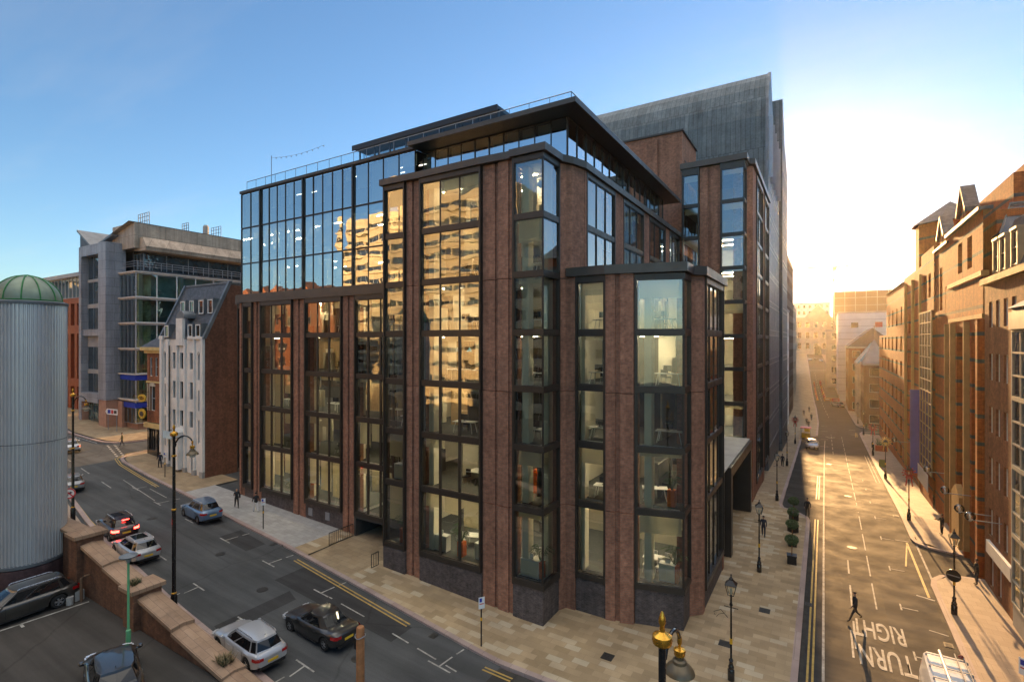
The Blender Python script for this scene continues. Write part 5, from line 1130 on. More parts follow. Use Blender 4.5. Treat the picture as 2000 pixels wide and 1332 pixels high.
# ---------------------------------------------------------------- street lamps and signs
m_lampglass=glass('lantern_glass',(.95,.93,.86),1.45); m_frost=M('frosted_bowl',(.72,.70,.62),.25,0,.05,9,world=False); m_bulb=emit('lit_lantern_mantle',(1,.72,.38),.7)
def tall_lamp(label,loc,rz,top_gold=True):
    r=thing('tall_street_lamp',label,'street lamp',loc,rz,'tall black lamps with bell shades along the left street')
    b=MB(); b.lathe([(.17,0),(.17,1.1),(.12,1.25),(.105,1.3),(.10,6.0),(.085,6.1),(.075,10.2)],14); build('pole',b,m_black_gloss,r,smooth=True)
    for z in (1.3,6.05,9.1):
        b=MB(); b.lathe([(.11,z-.05),(.135,z-.03),(.135,z+.03),(.11,z+.05)],14); build('gold_collar',b,m_gold,r,smooth=True)
    b=MB(); b.lathe([(.10,10.2),(.19,10.26),(.205,10.33),(.19,10.42),(.10,10.47),(.055,10.5),(.05,10.62),(.075,10.68),(.065,10.78),(.02,10.9)],16); build('finial',b,m_gold,r,smooth=True)
    b=MB(); pts=[(.06,0,9.62)]+[(.08+.98*(1-math.cos(t))*.5+.0,0,9.62+.62*math.sin(t)) for t in [math.pi*k/14 for k in range(1,13)]]; b.tube(pts,[.05]*6+[.042]*(len(pts)-6),8); build('arm',b,m_black_gloss,r,smooth=True)
    b=MB(); x=pts[-1][0]; z=pts[-1][2]; b.lathe([(.035,.06),(.05,.02),(.05,-.1),(.03,-.14),(.03,-.22)],12,(x,0,z)); build('drop_link',b,m_gold,r,smooth=True)
    b=MB(); b.lathe([(.03,-.2),(.12,-.23),(.13,-.27),(.115,-.31),(.12,-.35),(.095,-.38)],16,(x,0,z)); build('gold_cap',b,m_gold,r,smooth=True)
    b=MB(); b.lathe([(.09,-.37),(.10,-.44),(.145,-.47),(.155,-.53),(.20,-.56),(.265,-.62),(.315,-.69),(.325,-.73),(.30,-.735)],20,(x,0,z)); build('bell_shade',b,m_black if not top_gold else m_bshade,r,smooth=True)
    b=MB(); b.lathe([(.18,-.73),(.165,-.80),(.11,-.87),(.02,-.89)],16,(x,0,z)); build('glass_bowl',b,m_frost,r,smooth=True)
    return r
m_bshade=M('bronze_lamp_shade',(.13,.10,.06),.35,.35,.15,6)
t1=tall_lamp('nearest tall lamp with gold finial and gold lamp collar, over the stone pavement',(-2.8,10.4,.13),R(84))
copy_tree(t1,None,at(-31.6,14.75,.12),R(35),'tall black lamp with gold finial standing behind the brick wall, left of the brown block')
nl=copy_tree(t1,None,at(-51.9,16.7,.12),R(35),'tall black lamp beside the metal tower, carrying a round red traffic sign')
def lantern(label,loc,rz=0,group='black lantern posts along the sunlit street'):
    r=thing('lantern_post',label,'street lamp',loc,rz,group)
    b=MB(); b.lathe([(.16,0),(.16,.5),(.13,.55),(.14,.6),(.14,.66),(.10,.74),(.085,.88),(.11,.95),(.085,1.0),(.05,1.07),(.046,2.4),(.042,3.55),(.075,3.6),(.075,3.66),(.05,3.72),(.045,4.0),(.07,4.05),(.03,4.12)],12); build('post',b,m_black_gloss,r,smooth=True)
    b=MB(); b.tube([(-.32,0,3.5),(.32,0,3.5)],.018,6); build('ladder_bar',b,m_black_gloss,r)
    b=MB(); b.lathe([(.066,1.75),(.066,2.0)],12); build('yellow_band',b,m_yband,r)
    b=MB(); A=[(sx*.13,sy*.13,4.12) for sx,sy in ((-1,-1),(1,-1),(1,1),(-1,1))]; T=[(sx*.24,sy*.24,4.62) for sx,sy in ((-1,-1),(1,-1),(1,1),(-1,1))]
    for i in range(4): b.tube([A[i],T[i]],.014,5); b.tube([A[i],A[(i+1)%4]],.014,5); b.tube([T[i],T[(i+1)%4]],.018,5)
    b.add([(x*1.1,y*1.1,4.63) for x,y,z in T]+[(x*.35,y*.35,4.84) for x,y,z in T],[(i,(i+1)%4,4+(i+1)%4,4+i) for i in range(4)]); b.lathe([(.09,4.83),(.10,4.9),(.05,4.95),(.02,5.0),(.035,5.05),(.005,5.14)],10); build('lantern_frame',b,m_black,r)
    g=MB(); 
    for i in range(4): g.quad(A[i],A[(i+1)%4],T[(i+1)%4],T[i])
    build('lantern_glass',g,m_lampglass,r)
    b=MB(); b.lathe([(.02,4.12),(.05,4.2),(.055,4.36),(.02,4.44)],10); build('mantle',b,m_frost,r,smooth=True)
    return r
m_yband=M('yellow_band',(.75,.42,.02),.5)
l0=lantern('nearest black lantern post on the stone pavement in front of the portal side',at(-3.85,26.6,.125))
for x,y,lb in ((-3.95,40.1,'black lantern post on the left pavement level with the topiary row'),(-4.15,58.9,'black lantern post on the left pavement just past the entrance portal'),(-4.4,80,'black lantern post on the left pavement beside the zinc building'),(-4.4,103,'black lantern post on the left pavement near the waiting dark grey car'),
    (6.65,40.0,'black lantern post on the right pavement carrying a round black sign'),(6.6,58.8,'black lantern post on the right pavement with a red ribbon wreath'),(6.5,78.6,'black lantern post on the right pavement with a golden tinsel wreath'),(6.5,98,'black lantern post on the right pavement with a red ring bow'),(6.7,124,'black lantern post on the right pavement at the side street corner'),(6.6,142,'black lantern post on the right pavement past the side street')):
    copy_tree(l0,None,at(x,y,.125),R(rnd.choice((0,10,-12))),lb)
b=MB(); b.tube([(-4.0,26.6,3.1),(-4.3,26.5,3.45),(-4.62,26.45,3.3),(-4.55,26.45,3.15)],.014,5); b.tube([(-4.15,26.55,3.3),(-4.4,26.5,3.2),(-4.5,26.48,3.05)],.01,5)
h=tag(build('hanging_basket_hook',b,m_black),'thin curled iron hook on the nearest lantern post','hook')
m_redrib=M('red_ribbon',(.50,.03,.02),.6); m_tinsel=M('gold_tinsel',(.80,.55,.18),.35,.5)
def wreath(label,x,y,z,mat,n,rad):
    b=MB()
    for k in range(n):
        t=2*math.pi*k/n; c,s=math.cos(t),math.sin(t); w=.05
        b.add([(x+.08*c,y-.07,z+.08*s),(x+rad*c-w*s,y-.12,z+rad*s+w*c),(x+rad*1.15*c,y-.04,z+rad*1.15*s),(x+rad*c+w*s,y-.12,z+rad*s-w*c)],[(0,1,2,3)])
        b.tube([(x+.1*c,y-.06,z+.1*s),(x+rad*.9*c,y-.1,z+rad*.9*s)],.025,5)
    b.tube([(x+rad*.6*math.cos(2*math.pi*k/16),y-.06,z+rad*.6*math.sin(2*math.pi*k/16)) for k in range(17)],.05,6)
    b.tube([(x-.1,y-.08,z-.1),(x-.25,y-.1,z-1.2)],.05,5); b.tube([(x+.1,y-.08,z-.1),(x+.25,y-.1,z-1.2)],.05,5)
    tag(build('festive_wreath',b,mat),label,'decoration','festive wreaths on the lantern posts')
wreath('dark red ribbon wreath on the second right-hand lantern post',6.6,58.8,4.45,m_redrib,12,.5)
wreath('golden tinsel wreath on a right-hand lantern post',6.5,78.6,4.0,m_tinsel,14,.55)
wreath('bright red ribbon ring wreath on the third right-hand lantern post',6.5,98,2.9,m_redrib,10,.6)
wreath('brown ribbon star wreath on a left pavement lantern post near the dark grey car',-4.4,103,2.6,m_redrib,14,.55)
def sign_post(label,x,y,h,plate,rz=0,pm=None):
    z=ground(x,y)+.12; r=thing('sign_post',label,'sign',(x,y,z),rz); b=MB(); b.lathe([(.04,0),(.04,h)],10); build('post',b,m_black,r)
    b=MB(); b.lathe([(.05,h*.52),(.05,h*.52+.16)],10); build('yellow_band',b,m_yband,r)
    b=MB(); b.box(-plate[0]/2,plate[0]/2,-.06,-.045,h-plate[1],h); o=build('plate',b,m_white,r)
    b=MB(); b.box(-plate[0]*.36,plate[0]*.05,-.064,-.061,h-plate[1]*.42,h-plate[1]*.1); build('blue_patch',b,m_blue,o)
    b=MB(); b.box(-plate[0]*.36,plate[0]*.36,-.064,-.061,h-plate[1]*.62,h-plate[1]*.54); build('red_patch',b,M('sign_red',(.6,.05,.04)),o); return r
sign_post('parking sign post with white plate on the kerb below the corner bay',-15.7,22.5,2.65,(.34,.62),R(55))
sign_post('parking sign post on the pale pavement kerb behind the walking pair',-39.0,24.9,2.5,(.32,.55),R(60))
sign_post('parking sign post in front of the white building entrance',-59.5,26.9,2.6,(.3,.5),R(60))
sign_post('low white sign post cut by the right frame edge on the right pavement',7.6,31.2,2.3,(.4,.75),R(-40))
# round red no-right-turn sign on the far tall lamp
s=thing('no_right_turn_sign','round white no right turn sign with red ring and slash on the black lamp','sign',at(-51.9,16.5,2.6),R(58)); z0=.0
def disc(r0,r1,y,n=28): 
    b=MB()
    if r0==0: b.add([(r1*math.cos(2*math.pi*k/n),y,r1*math.sin(2*math.pi*k/n)) for k in range(n)],[tuple(range(n))])
    else: b.add([(r*math.cos(2*math.pi*k/n),y,r*math.sin(2*math.pi*k/n)) for r in (r0,r1) for k in range(n)],[(k,(k+1)%n,n+(k+1)%n,n+k) for k in range(n)])
    return b
m_sred=M('traffic_red',(.55,.02,.03),.4)
b=MB(); b.extr([(.42*math.cos(2*math.pi*k/28),.42*math.sin(2*math.pi*k/28)) for k in range(28)],-.17,-.15,'y'); build('plate',b,m_white,s)
build('red_ring',disc(.33,.42,-.174),m_sred,s)
b=MB(); b.add([(-.13,-.175,-.2),(-.05,-.175,-.2),(-.05,-.175,.02),(.06,-.175,.02),(.06,-.175,-.04),(.22,-.175,.06),(.06,-.175,.16),(.06,-.175,.10),(-.13,-.175,.10)],[tuple(range(9))]); build('turn_arrow',b,m_black,s)
b=MB(); b.add([(-.27,-.178,.21),(-.21,-.178,.27),(.27,-.178,-.21),(.21,-.178,-.27)],[(0,1,2,3)]); build('red_slash',b,m_sred,s)
s=thing('round_black_sign','round black traffic sign seen from behind on the right lantern post','sign',at(6.65,40.0,2.45),R(-25)); b=MB(); b.extr([(.36*math.cos(2*math.pi*k/24),.36*math.sin(2*math.pi*k/24)) for k in range(24)],-.12,-.09,'y'); build('plate',b,m_black,s); b=MB(); b.box(-.3,.3,-.14,-.122,-.03,.03); build('brace',b,m_silver,s)
s=thing('direction_sign','white arrow shaped direction sign with blue and red panels on two posts','sign',at(-88.6,33.0,.12),R(6)); b=MB(); b.extr([(-1.5,2.75),(-1.1,2.35),(1.6,2.35),(1.6,3.2),(-1.1,3.2)],-.06,-.03,'y'); build('arrow_plate',b,m_white,s)
b=MB(); b.box(-.9,-.15,-.066,-.062,2.5,3.05); build('blue_panel',b,m_blue,s); b=MB(); b.box(.0,.55,-.066,-.062,2.5,3.05); b2=build('red_panel',b,m_sred,s); b=MB(); b.box(.7,1.4,-.066,-.062,2.55,3.0); build('dark_lettering',b,m_bronzel,s)
for x in (-.9,1.3):
    b=MB(); b.tube([(x,0,0),(x,0,3.1)],.05,8); build('post',b,m_silver,s)
# wall globe lamps on the right
m_globe=glass('globe_glass',(.93,.9,.84),1.6,boost=.05)
def globe(label,y,z,X=7.9):
    r=thing('globe_wall_lamp',label,'wall lamp',(9.1,y,z),0,'glass globe lamps bracketed off the right-hand walls')
    b=MB(); b.tube([(0.3,0,-.15),(X-9.1+.1,0,-.15),(X-9.1,0,-.2)],.03,6); b.lathe([(.06,-.26),(.09,-.2),(.06,-.15)],8,(X-9.1,0,0)); build('bracket',b,m_silver,r)
    b=MB(); b.lathe([(.03,-.24)]+[(.30*math.sin(t),-.30*math.cos(t)+.06) for t in [math.pi*k/12 for k in range(1,12)]]+[(.01,.36)],16,(X-9.1,0,0)); build('globe',b,m_globe,r,smooth=True)
    b=MB(); b.lathe([(.02,-.15),(.06,-.05),(.06,.1),(.01,.16)],8,(X-9.1,0,0)); build('lamp_core',b,m_frost,r,smooth=True)
globe('globe lamp nearest us beside the red brick wall corner',42.9,5.3); globe('globe lamp paired just behind the nearest one',45.3,5.1,7.8); globe('globe lamp above the lit stone base',50.8,5.0); globe('globe lamp beside the blue banner shopfront',58.7,4.9); globe('globe lamp beyond the blue banner, farthest along',84,3.4)
# ---------------------------------------------------------------- yard: wall, metal tower, lamp, pole
m_cop=paving('sandstone_coping',(.30,.19,.12),(.36,.24,.155),(.15,.1,.07),.9,.3,0,.4); m_yard=asphalt('yard_asphalt',.062,(1.05,.98,.9))
b=MB(); b.add([(-70,-30,ZP),(-8,-30,ZP),(-8,11.45,ZP),(-70,11.45,ZP)],[(0,1,2,3)]); tag(build('yard_ground',b,m_yard),kind='structure')
b=MB(); b.quad((-33.0,9.9,ZP+.006),(-33,10.0,ZP+.006),(-24,8.0,ZP+.006),(-24,7.9,ZP+.006)) if False else None
for P in ([(-32.95,11.3),(-33.07,11.3),(-33.5,5.5),(-33.38,5.5)],):
    b.add([(x,y,ZP+.006) for x,y in P],[(0,1,2,3)])
b.add([(-33.12,8.6,ZP+.006),(-33.12,8.72,ZP+.006),(-32.75,8.7,ZP+.006),(-32.75,8.58,ZP+.006)],[(0,1,2,3)])
tag(build('yard_line_marking',b,m_wpaint),kind='structure')
wl=thing('brick_yard_wall','old brick retaining wall with sloping sandstone coping and square piers between yard and street','wall',(-28,12,ZP))
SG=[(-42,-35.4,5.9,5.9),(-34.3,-31.6,5.5,5.05),(-31.6,-28.85,4.95,4.55),(-27.75,-24.6,4.35,3.85),(-24.6,-20.6,3.7,3.05),(-20.6,-16.5,2.95,2.5)]
b=MB(); c=MB()
for x0,x1,z0,z1 in SG:
    b.add([(x0,11.5,-.6),(x1,11.5,-.6),(x1,12.2,-.6),(x0,12.2,-.6),(x0,11.5,z0-.22),(x1,11.5,z1-.22),(x1,12.2,z1-.22),(x0,12.2,z0-.22)],[(0,1,5,4),(1,2,6,5),(2,3,7,6),(3,0,4,7),(4,5,6,7)])
    c.add([(x0-.03,11.35,z0-.22),(x1+.03,11.35,z1-.22),(x1+.03,12.35,z1-.22),(x0-.03,12.35,z0-.22),(x0-.03,11.35,z0-.06),(x1+.03,11.35,z1-.06),(x1+.03,12.35,z1-.06),(x0-.03,12.35,z0-.06),(x0-.03,11.85,z0+.02),(x1+.03,11.85,z1+.02)],[(0,1,5,4),(2,3,7,6),(4,5,9,8),(8,9,6,7),(1,2,6,9,5),(3,0,4,8,7),(3,2,1,0)])
build('wall_body',b,m_oldbrick,wl,True); build('coping',c,m_cop,wl,True)
for x0,x1,z in ((-35.4,-34.3,6.0),(-28.85,-27.75,4.75)):
    b=MB(); b.box(x0,x1,11.2,12.4,-.6,z-.2); o=build('pier',b,m_oldbrick,wl,True); b=MB(); b.box(x0-.12,x1+.12,11.05,12.55,z-.2,z-.02); b.add([(x0-.12,11.05,z-.02),(x1+.12,11.05,z-.02),(x1+.12,12.55,z-.02),(x0-.12,12.55,z-.02),((x0+x1)/2,11.8,z+.15)],[(0,1,4),(1,2,4),(2,3,4),(3,0,4)]); build('cap',b,m_cop,o)
m_leaf=M('weed_leaf',(.06,.085,.03),.7,0,.4,9); m_dry=M('dry_weed',(.26,.19,.10),.8,0,.3,9)
def tuft(label,x,y,z,n,r,mats):
    b=MB()
    for k in range(n):
        t=rnd.random()*6.28; l=r*(.4+rnd.random()*.8); px,py=x+rnd.uniform(-r,r)*.6,y+rnd.uniform(-r,r)*.5; dx,dy=math.cos(t)*l*.6,math.sin(t)*l*.6; w=.02+rnd.random()*.03
        b.add([(px-w*math.sin(t),py+w*math.cos(t),z),(px+w*math.sin(t),py-w*math.cos(t),z),(px+dx,py+dy,z+l*(.4+rnd.random()*.6))],[(0,1,2)],rnd.randrange(len(mats)))
    tag(build('weed_tuft',b,mats),label,'plant')
tuft('green weeds growing on the wall pier cap by the green lamp',-28.3,11.5,4.8,220,.32,[m_leaf,m_dry]); tuft('dry weeds growing on the wall coping at the bottom edge',-21.3,11.9,3.1,320,.42,[m_dry,m_dry,m_leaf])
dp=thing('standpipe','rusty pipe and junk standing in the yard corner by the wall','pipe',(-33.4,11.1,ZP)); b=MB(); b.tube([(0,0,0),(0,0,1.2),(.1,.1,1.3),(.1,.3,1.3)],.07,8); build('pipe',b,M('rusty_iron',(.16,.09,.05),.8),dp); b=MB(); b.box(-.7,-.2,-.2,.2,0,.5); b.lathe([(.15,0),(.17,.4)],10,(-.1,-.45,0)); build('junk',b,m_concrete,dp)
# metal vent tower
m_corr=M('corrugated_metal',(.62,.63,.65),.36,.5,.05,.5); m_dome=M('weathered_green_dome',(.22,.27,.20),.5,.3,.35,.8); m_grib=M('green_copper_rib',(.03,.20,.05),.6,0,.3,3); m_plinth=brick('plum_brick',(.085,.045,.05),(.11,.06,.062),(.07,.05,.05))
TX,TY,TR=-38.4,10.3,1.72
mt=thing('metal_vent_tower','tall round corrugated metal tower with a green ribbed dome on a brick plinth','tower',(TX,TY,ZP))
N=64; prof_=[]
b=MB(); vs=[];fs=[]
for z in (4.35,18.55):
    for k in range(N*4):
        t=2*math.pi*k/(N*4); r=TR-(0,.0,.075,.075)[k%4]; vs.append((TX+r*math.cos(t),TY+r*math.sin(t),z))
n=N*4; fs=[(k,(k+1)%n,n+(k+1)%n,n+k) for k in range(n)]; b.add(vs,fs); build('corrugated_drum',b,m_corr,mt,True)
b=MB(); b.lathe([(TR-.06,18.5),(TR+.05,18.52),(TR+.06,18.66),(TR-.1,18.72)],48,(TX,TY,0)); b.lathe([(TR-.02,4.2),(TR+.03,4.25),(TR+.03,4.4),(TR-.03,4.42)],48,(TX,TY,0)); [b.lathe([(TR+.003,q),(TR+.012,q+.02),(TR+.003,q+.04)],48,(TX,TY,0),cap=False) for q in (10.9,)]; build('rim_band',b,m_lead,mt,True,True)
b=MB(); dpf=[((TR-.22)*math.cos(t),18.72+1.45*math.sin(t)) for t in [math.pi/2*k/10 for k in range(10)]]+[(.03,20.2)]; b.lathe(dpf,48,(TX,TY,0)); do=build('dome',b,m_dome,mt,True,True)
for k in range(12):
    t=2*math.pi*k/12+.1; b=MB(); b.tube([(TX+(r+.01)*math.cos(t),TY+(r+.01)*math.sin(t),z+.01) for r,z in dpf],.035,5); build('dome_rib',b,m_grib,do)
b=MB(); b.lathe([(TR-.2,18.7),(TR-.17,18.78),(TR-.24,18.8)],48,(TX,TY,0)); build('dome_base_ring',b,m_grib,mt,True,True)
b=MB(); b.lathe([(TR+.02,ZP-.5),(TR+.02,4.18)],48,(TX,TY,0)); build('brick_plinth',b,m_plinth,mt,True,True)
gl=thing('green_lamp_post','pale green lamp post with a flat grey head in the yard','street lamp',(-26.0,10.3,ZP)); m_gpole=M('pale_green_paint',(.13,.42,.20),.5,0,.1,4)
b=MB(); b.lathe([(.095,0),(.095,1.05),(.05,1.1),(.045,4.05)],12); build('pole',b,m_gpole,gl,smooth=True); b=MB(); b.lathe([(.05,4.0),(.11,4.12),(.12,4.2)],12); build('collar',b,m_concrete,gl,smooth=True); b=MB(); b.lathe([(.10,4.18),(.34,4.26),(.36,4.31),(.05,4.42)],20); build('lamp_head',b,m_lead,gl,smooth=True)
wp=thing('timber_pole','short brown timber pole with a wire loop near its top at the bottom edge','pole',(-14.5,13.05,.1)); m_timber=M('creosoted_timber',(.30,.13,.05),.8,0,.4,2.5)
b=MB(); b.lathe([(.17,-.5),(.155,3.0),(.145,5.9),(.12,5.95)],14); build('pole',b,m_timber,wp,smooth=True); b=MB(); b.tube([(.19*math.cos(2*math.pi*k/14),.19*math.sin(2*math.pi*k/14),5.62+.03*math.sin(k)) for k in range(15)],.015,5); build('wire_loop',b,m_silver,wp); b=MB(); b.box(-.24,-.15,-.08,.08,5.1,5.5); build('junction_box',b,m_black,wp)
lb=thing('litter_bin','black litter bin with a blue bag at the pavement edge by the wall end','bin',at(-47.6,15.2,.12)); b=MB(); b.lathe([(.24,0),(.27,.95),(.3,1.0),(.3,1.25),(.2,1.35)],12); build('bin_body',b,m_black,lb); b=MB(); b.lathe([(.1,0),(.26,.15),(.22,.4),(.05,.55)],9,(.25,-.4,0)); build('blue_bag',b,m_blue,lb)
# ---------------------------------------------------------------- railings, planters, street bits
def railing(label,x,y0,y1):
    r=thing('ramp_railing',label,'railing',(x,y1,ground(x,y1)),0,'black railings beside the garage ramp'); b=MB(); n=int((y1-y0)/.17)
    for z in (.12,1.05): b.tube([(0,y0-y1,z),(0,0,z)],.032,6)
    for k in range(n+1): y=y0-y1+(y1-y0)*k/n; b.tube([(0,y,.0 if k in (0,n) else .12),(0,y,1.05)],.03 if k in (0,n) else .018,5)
    build('bars',b,m_black,r); return r
railing('black railing on the left side of the garage ramp',-32.3,26.0,28.3); railing('black railing on the right side of the garage ramp',-27.0,25.3,25.95)
m_topi=M('topiary_leaf',(.07,.12,.04),.6,0,.5,9,world=False); m_topi2=M('topiary_leaf_light',(.12,.17,.06),.6,0,.5,9,world=False)
def topiary(label,loc):
    r=thing('topiary_planter',label,'potted tree',loc,rnd.random()*.1,'ball topiaries in black square planters')
    b=MB(); b.box(-.30,.30,-.30,.30,0,.62); b.box(-.33,.33,-.33,.33,.55,.64); build('planter_box',b,m_black,r); b=MB(); b.tube([(0,0,.6),(.01,.01,1.2),(0,0,1.6)],.035,6); build('stem',b,m_timber,r)
    b=MB()
    for k in range(1500):
        u=rnd.uniform(-1,1); t=rnd.random()*6.283; rr=.46*(rnd.random()**.18)*(1+.06*math.sin(5*t)); q=math.sqrt(1-u*u); p=Vector((q*math.cos(t)*rr,q*math.sin(t)*rr,1.72+u*rr*.82)); a=Vector((rnd.gauss(0,1),rnd.gauss(0,1),rnd.gauss(0,1))).normalized(); c=a.cross(Vector((rnd.gauss(0,1),rnd.gauss(0,1),1))).normalized(); w=.045
        b.add([tuple(p-a*w),tuple(p+c*w*.5),tuple(p+a*w),tuple(p-c*w*.5)],[(0,1,2,3)],k%2)
    build('foliage',b,[m_topi,m_topi2],r); return r
tp=topiary('nearest of the four ball topiaries on the left pavement, its planter in full view',(-2.05,42.9,.125))
for x,y,lb_ in ((-2.2,46.6,'second ball topiary from the near end of the pavement row'),(-2.3,50.0,'third ball topiary from the near end of the pavement row'),(-2.4,53.4,'farthest ball topiary of the pavement row, nearest the kerbside bay')): copy_tree(tp,None,(x,y,.125),rnd.random(),lb_)
for x,y in ((7.0,104),(7.0,107)):
    r=thing('bollard','dark cast iron bollard on the right pavement past the green board','bollard',at(x,y,.125),0,'bollards on the right pavement'); b=MB(); b.lathe([(.12,0),(.10,.1),(.085,.8),(.11,.85),(.09,.95),(.02,1.02)],10); build('post',b,m_black,r,smooth=True)
r=thing('green_a_board','small green folding board standing on the right pavement','sign',at(6.9,88,.125)); b=MB(); b.add([(-.35,-.35,0),(.35,-.35,0),(.35,0,1.0),(-.35,0,1.0),(-.35,.35,0),(.35,.35,0)],[(0,1,2,3),(3,2,5,4)]); build('panel',b,M('green_board',(.16,.20,.03),.6),r)
r=thing('red_planter','orange red square planter with bare plants by the right pavement','planter',at(8.0,104,.125)); b=MB(); b.box(-.8,.8,-.5,.5,0,.9); build('box',b,M('red_planter',(.45,.07,.02),.6),r); b=MB()
for k in range(40): t=rnd.random()*6.28; b.tube([(rnd.uniform(-.6,.6),rnd.uniform(-.3,.3),.9),(rnd.uniform(-.9,.9),rnd.uniform(-.5,.5),1.2+rnd.random())],.02,4)
build('shrub',b,m_topi,r)
r=thing('yellow_grit_bin','small yellow box on the left pavement near the junction','bin',at(-3.0,121,.125)); b=MB(); b.box(-.5,.5,-.4,.4,0,.8); b.extr([(-.4,.8),(.4,.8),(.3,1.0),(-.4,.95)],-.5,.5,'x'); build('box',b,m_yband,r)
r=thing('red_yellow_stall','small red and yellow street stall on the left pavement ahead of the dark grey car','stall',at(-3.0,112,.125)); b=MB(); b.box(-.7,.7,-.8,.8,.2,1.1); build('counter',b,m_yband,r); b=MB(); b.box(-.9,.9,-1,1,2.0,2.12); build('canopy',b,m_sred,r); b=MB()
for sx in (-.8,.8):
    for sy in (-.9,.9): b.tube([(sx,sy,0),(sx,sy,2)],.03,5)
build('frame',b,m_silver,r)
m_bred=M('barrier_red',(.55,.07,.03),.5); m_bor=M('barrier_orange',(.70,.30,.04),.5)
def barrier(lab,x,y,rz,m):
    r=thing('roadwork_barrier',lab,'barrier',at(x,y),rz,'road work barriers in the sunlit street'); b=MB(); b.box(-1,1,-.05,.05,.25,1.0); b.box(-.9,-.7,-.25,.25,0,.25); b.box(.7,.9,-.25,.25,0,.25); build('panel',b,m,r); b=MB(); b.box(-.7,.7,-.06,.06,.5,.75); build('white_strip',b,m_white,r)
BP=[(-.2+SX(y),y,R(92)) for y in range(188,226,4)]+[(1.9+SX(y),y,R(80)) for y in range(190,226,5)]+[(.9,186.5,0),(3.0,186.5,R(5))]
for i,(x,y,a) in enumerate(BP): barrier('red and white barrier in the line along the road works' if i%3 else 'orange barrier in the line along the road works',x,y,a,m_bred if i%3 else m_bor)

m_iron=M('cast_iron',(.04,.038,.036),.6,.3,.3,9)
def cover(lab,x,y,w,d,h,round_=False):
    z=ground(x,y)+h; b=MB()
    if round_: b.lathe([(w,0),(w,.012),(w-.05,.016),(w-.06,.008)],20,(x,y,z))
    else:
        b.box(x-w,x+w,y-d,y+d,z,z+.01)
        for k in range(4): b.box(x-w+.05,x+w-.05,y-d+.06+k*d*.45,y-d+.06+k*d*.45+.05,z+.01,z+.016)
    tag(build('manhole_cover',b,m_iron),lab,'drain cover','iron covers set in the roads and pavements')
for x,y in ((-20.4,18.2),(-30.5,19.4),(-37.5,20.6),(-48.5,20.9)): cover('round iron cover in the left street asphalt',x,y,.34,0,.003,True)
for x,y in ((1.9,49),(2.2,66),(.6,86)): cover('round iron cover in the sunlit carriageway',x,y,.34,0,.003,True)
for x,y in ((-4.6,29.6),(-3.1,34.5),(-9.6,25.2)): cover('small square iron cover in the stone pavement',x,y,.3,.3,.125)
for x,y in ((5.75,36),(5.75,60),(-.85,37),(-18.5,21.9),(-36,23.8)): cover('rectangular gully grate at the kerb',x,y,.2,.25,.006)
# ---------------------------------------------------------------- inside the offices
m_org=M('orange_planter',(.62,.13,.015),.5,0,.08,3); m_palm=M('palm_leaf',(.05,.11,.035),.6,0,.4,8); m_dkchair=M('dark_chair',(.02,.02,.02),.7); m_wood=M('pale_wood',(.42,.29,.15),.5,0,.15,4)
FZ=[2.36]+[z+.1 for z in F[1:]]
ST_=['ground floor','first floor','second floor','third floor','fourth floor','fifth floor','top brick floor']
def planter(lab,x,y,f):
    r=thing('office_planter','orange planter with palm, '+lab,'potted plant',(x,y,FZ[f]),0,'orange planters behind the office glass'); b=MB(); b.prism([(-.22,-.22),(.22,-.22),(.22,.22),(-.22,.22)],0,.95); build('planter_box',b,m_org,r); b=MB()
    for k in range(16):
        t=2*math.pi*k/16+rnd.random(); l=.45+rnd.random()*.4; hh=.5+rnd.random()*.6; P=[(.03*math.cos(t),.03*math.sin(t),.95),(l*.5*math.cos(t),l*.5*math.sin(t),.95+hh),(l*math.cos(t),l*math.sin(t),.95+hh*.75)]
        b.tube(P,[.012,.01,.004],4)
        for q in range(7):
            s=.3+.1*q; p=Vector(P[1]).lerp(Vector(P[2]),max(0,s*2-1)) if s>.5 else Vector(P[0]).lerp(Vector(P[1]),s*2); c=Vector((-math.sin(t),math.cos(t),0)); d=Vector((math.cos(t),math.sin(t),.1))
            for sg in (1,-1): b.add([tuple(p),tuple(p+c*sg*.08+d*.1),tuple(p+c*sg*.2+d*.16-Vector((0,0,.05)))],[(0,1,2)])
    build('palm_leaves',b,m_palm,r)
for lab,x,y,f in (('ground floor of the narrow bay left of the three pane bay',-25.3,26.75,0),('ground floor of the three pane bay',-20.4,27.0,0),('ground floor of the first corner bay',-14.5,27.0,0),('first floor of the right corner bay',-7.7,30.7,1),('ground floor of the right corner bay',-7.5,30.6,0)): planter(lab,x,y,f)
def desk(lab,x,y,f,w=1.6,d=.8,rz=0):
    r=thing('white_desk','white desk on the '+lab,'desk',(x,y,FZ[f]),rz,'white desks behind the office glass'); b=MB(); b.box(-w/2,w/2,-d/2,d/2,.71,.75); build('desk_top',b,m_white,r)
    for sx in (-1,1):
        for sy in (-1,1): b=MB(); b.tube([(sx*(w/2-.22),sy*(d/2-.1),.71),(sx*(w/2-.08),sy*(d/2-.03),0)],.028,6); build('leg',b,m_white,r)
def chair(lab,x,y,f,rz,m):
    r=thing('office_chair',lab,'chair',(x,y,FZ[f]),rz,'chairs behind the office glass'); b=MB(); b.box(-.23,.23,-.23,.23,.43,.48); build('seat',b,m,r); b=MB(); b.box(-.22,.22,.2,.25,.5,.92); build('backrest',b,m,r); b=MB()
    for sx in (-1,1):
        for sy in (-1,1): b.tube([(sx*.18,sy*.18,.43),(sx*.24,sy*.24,0)],.015,5)
    build('leg_frame',b,m if m is m_white else m_silver,r)
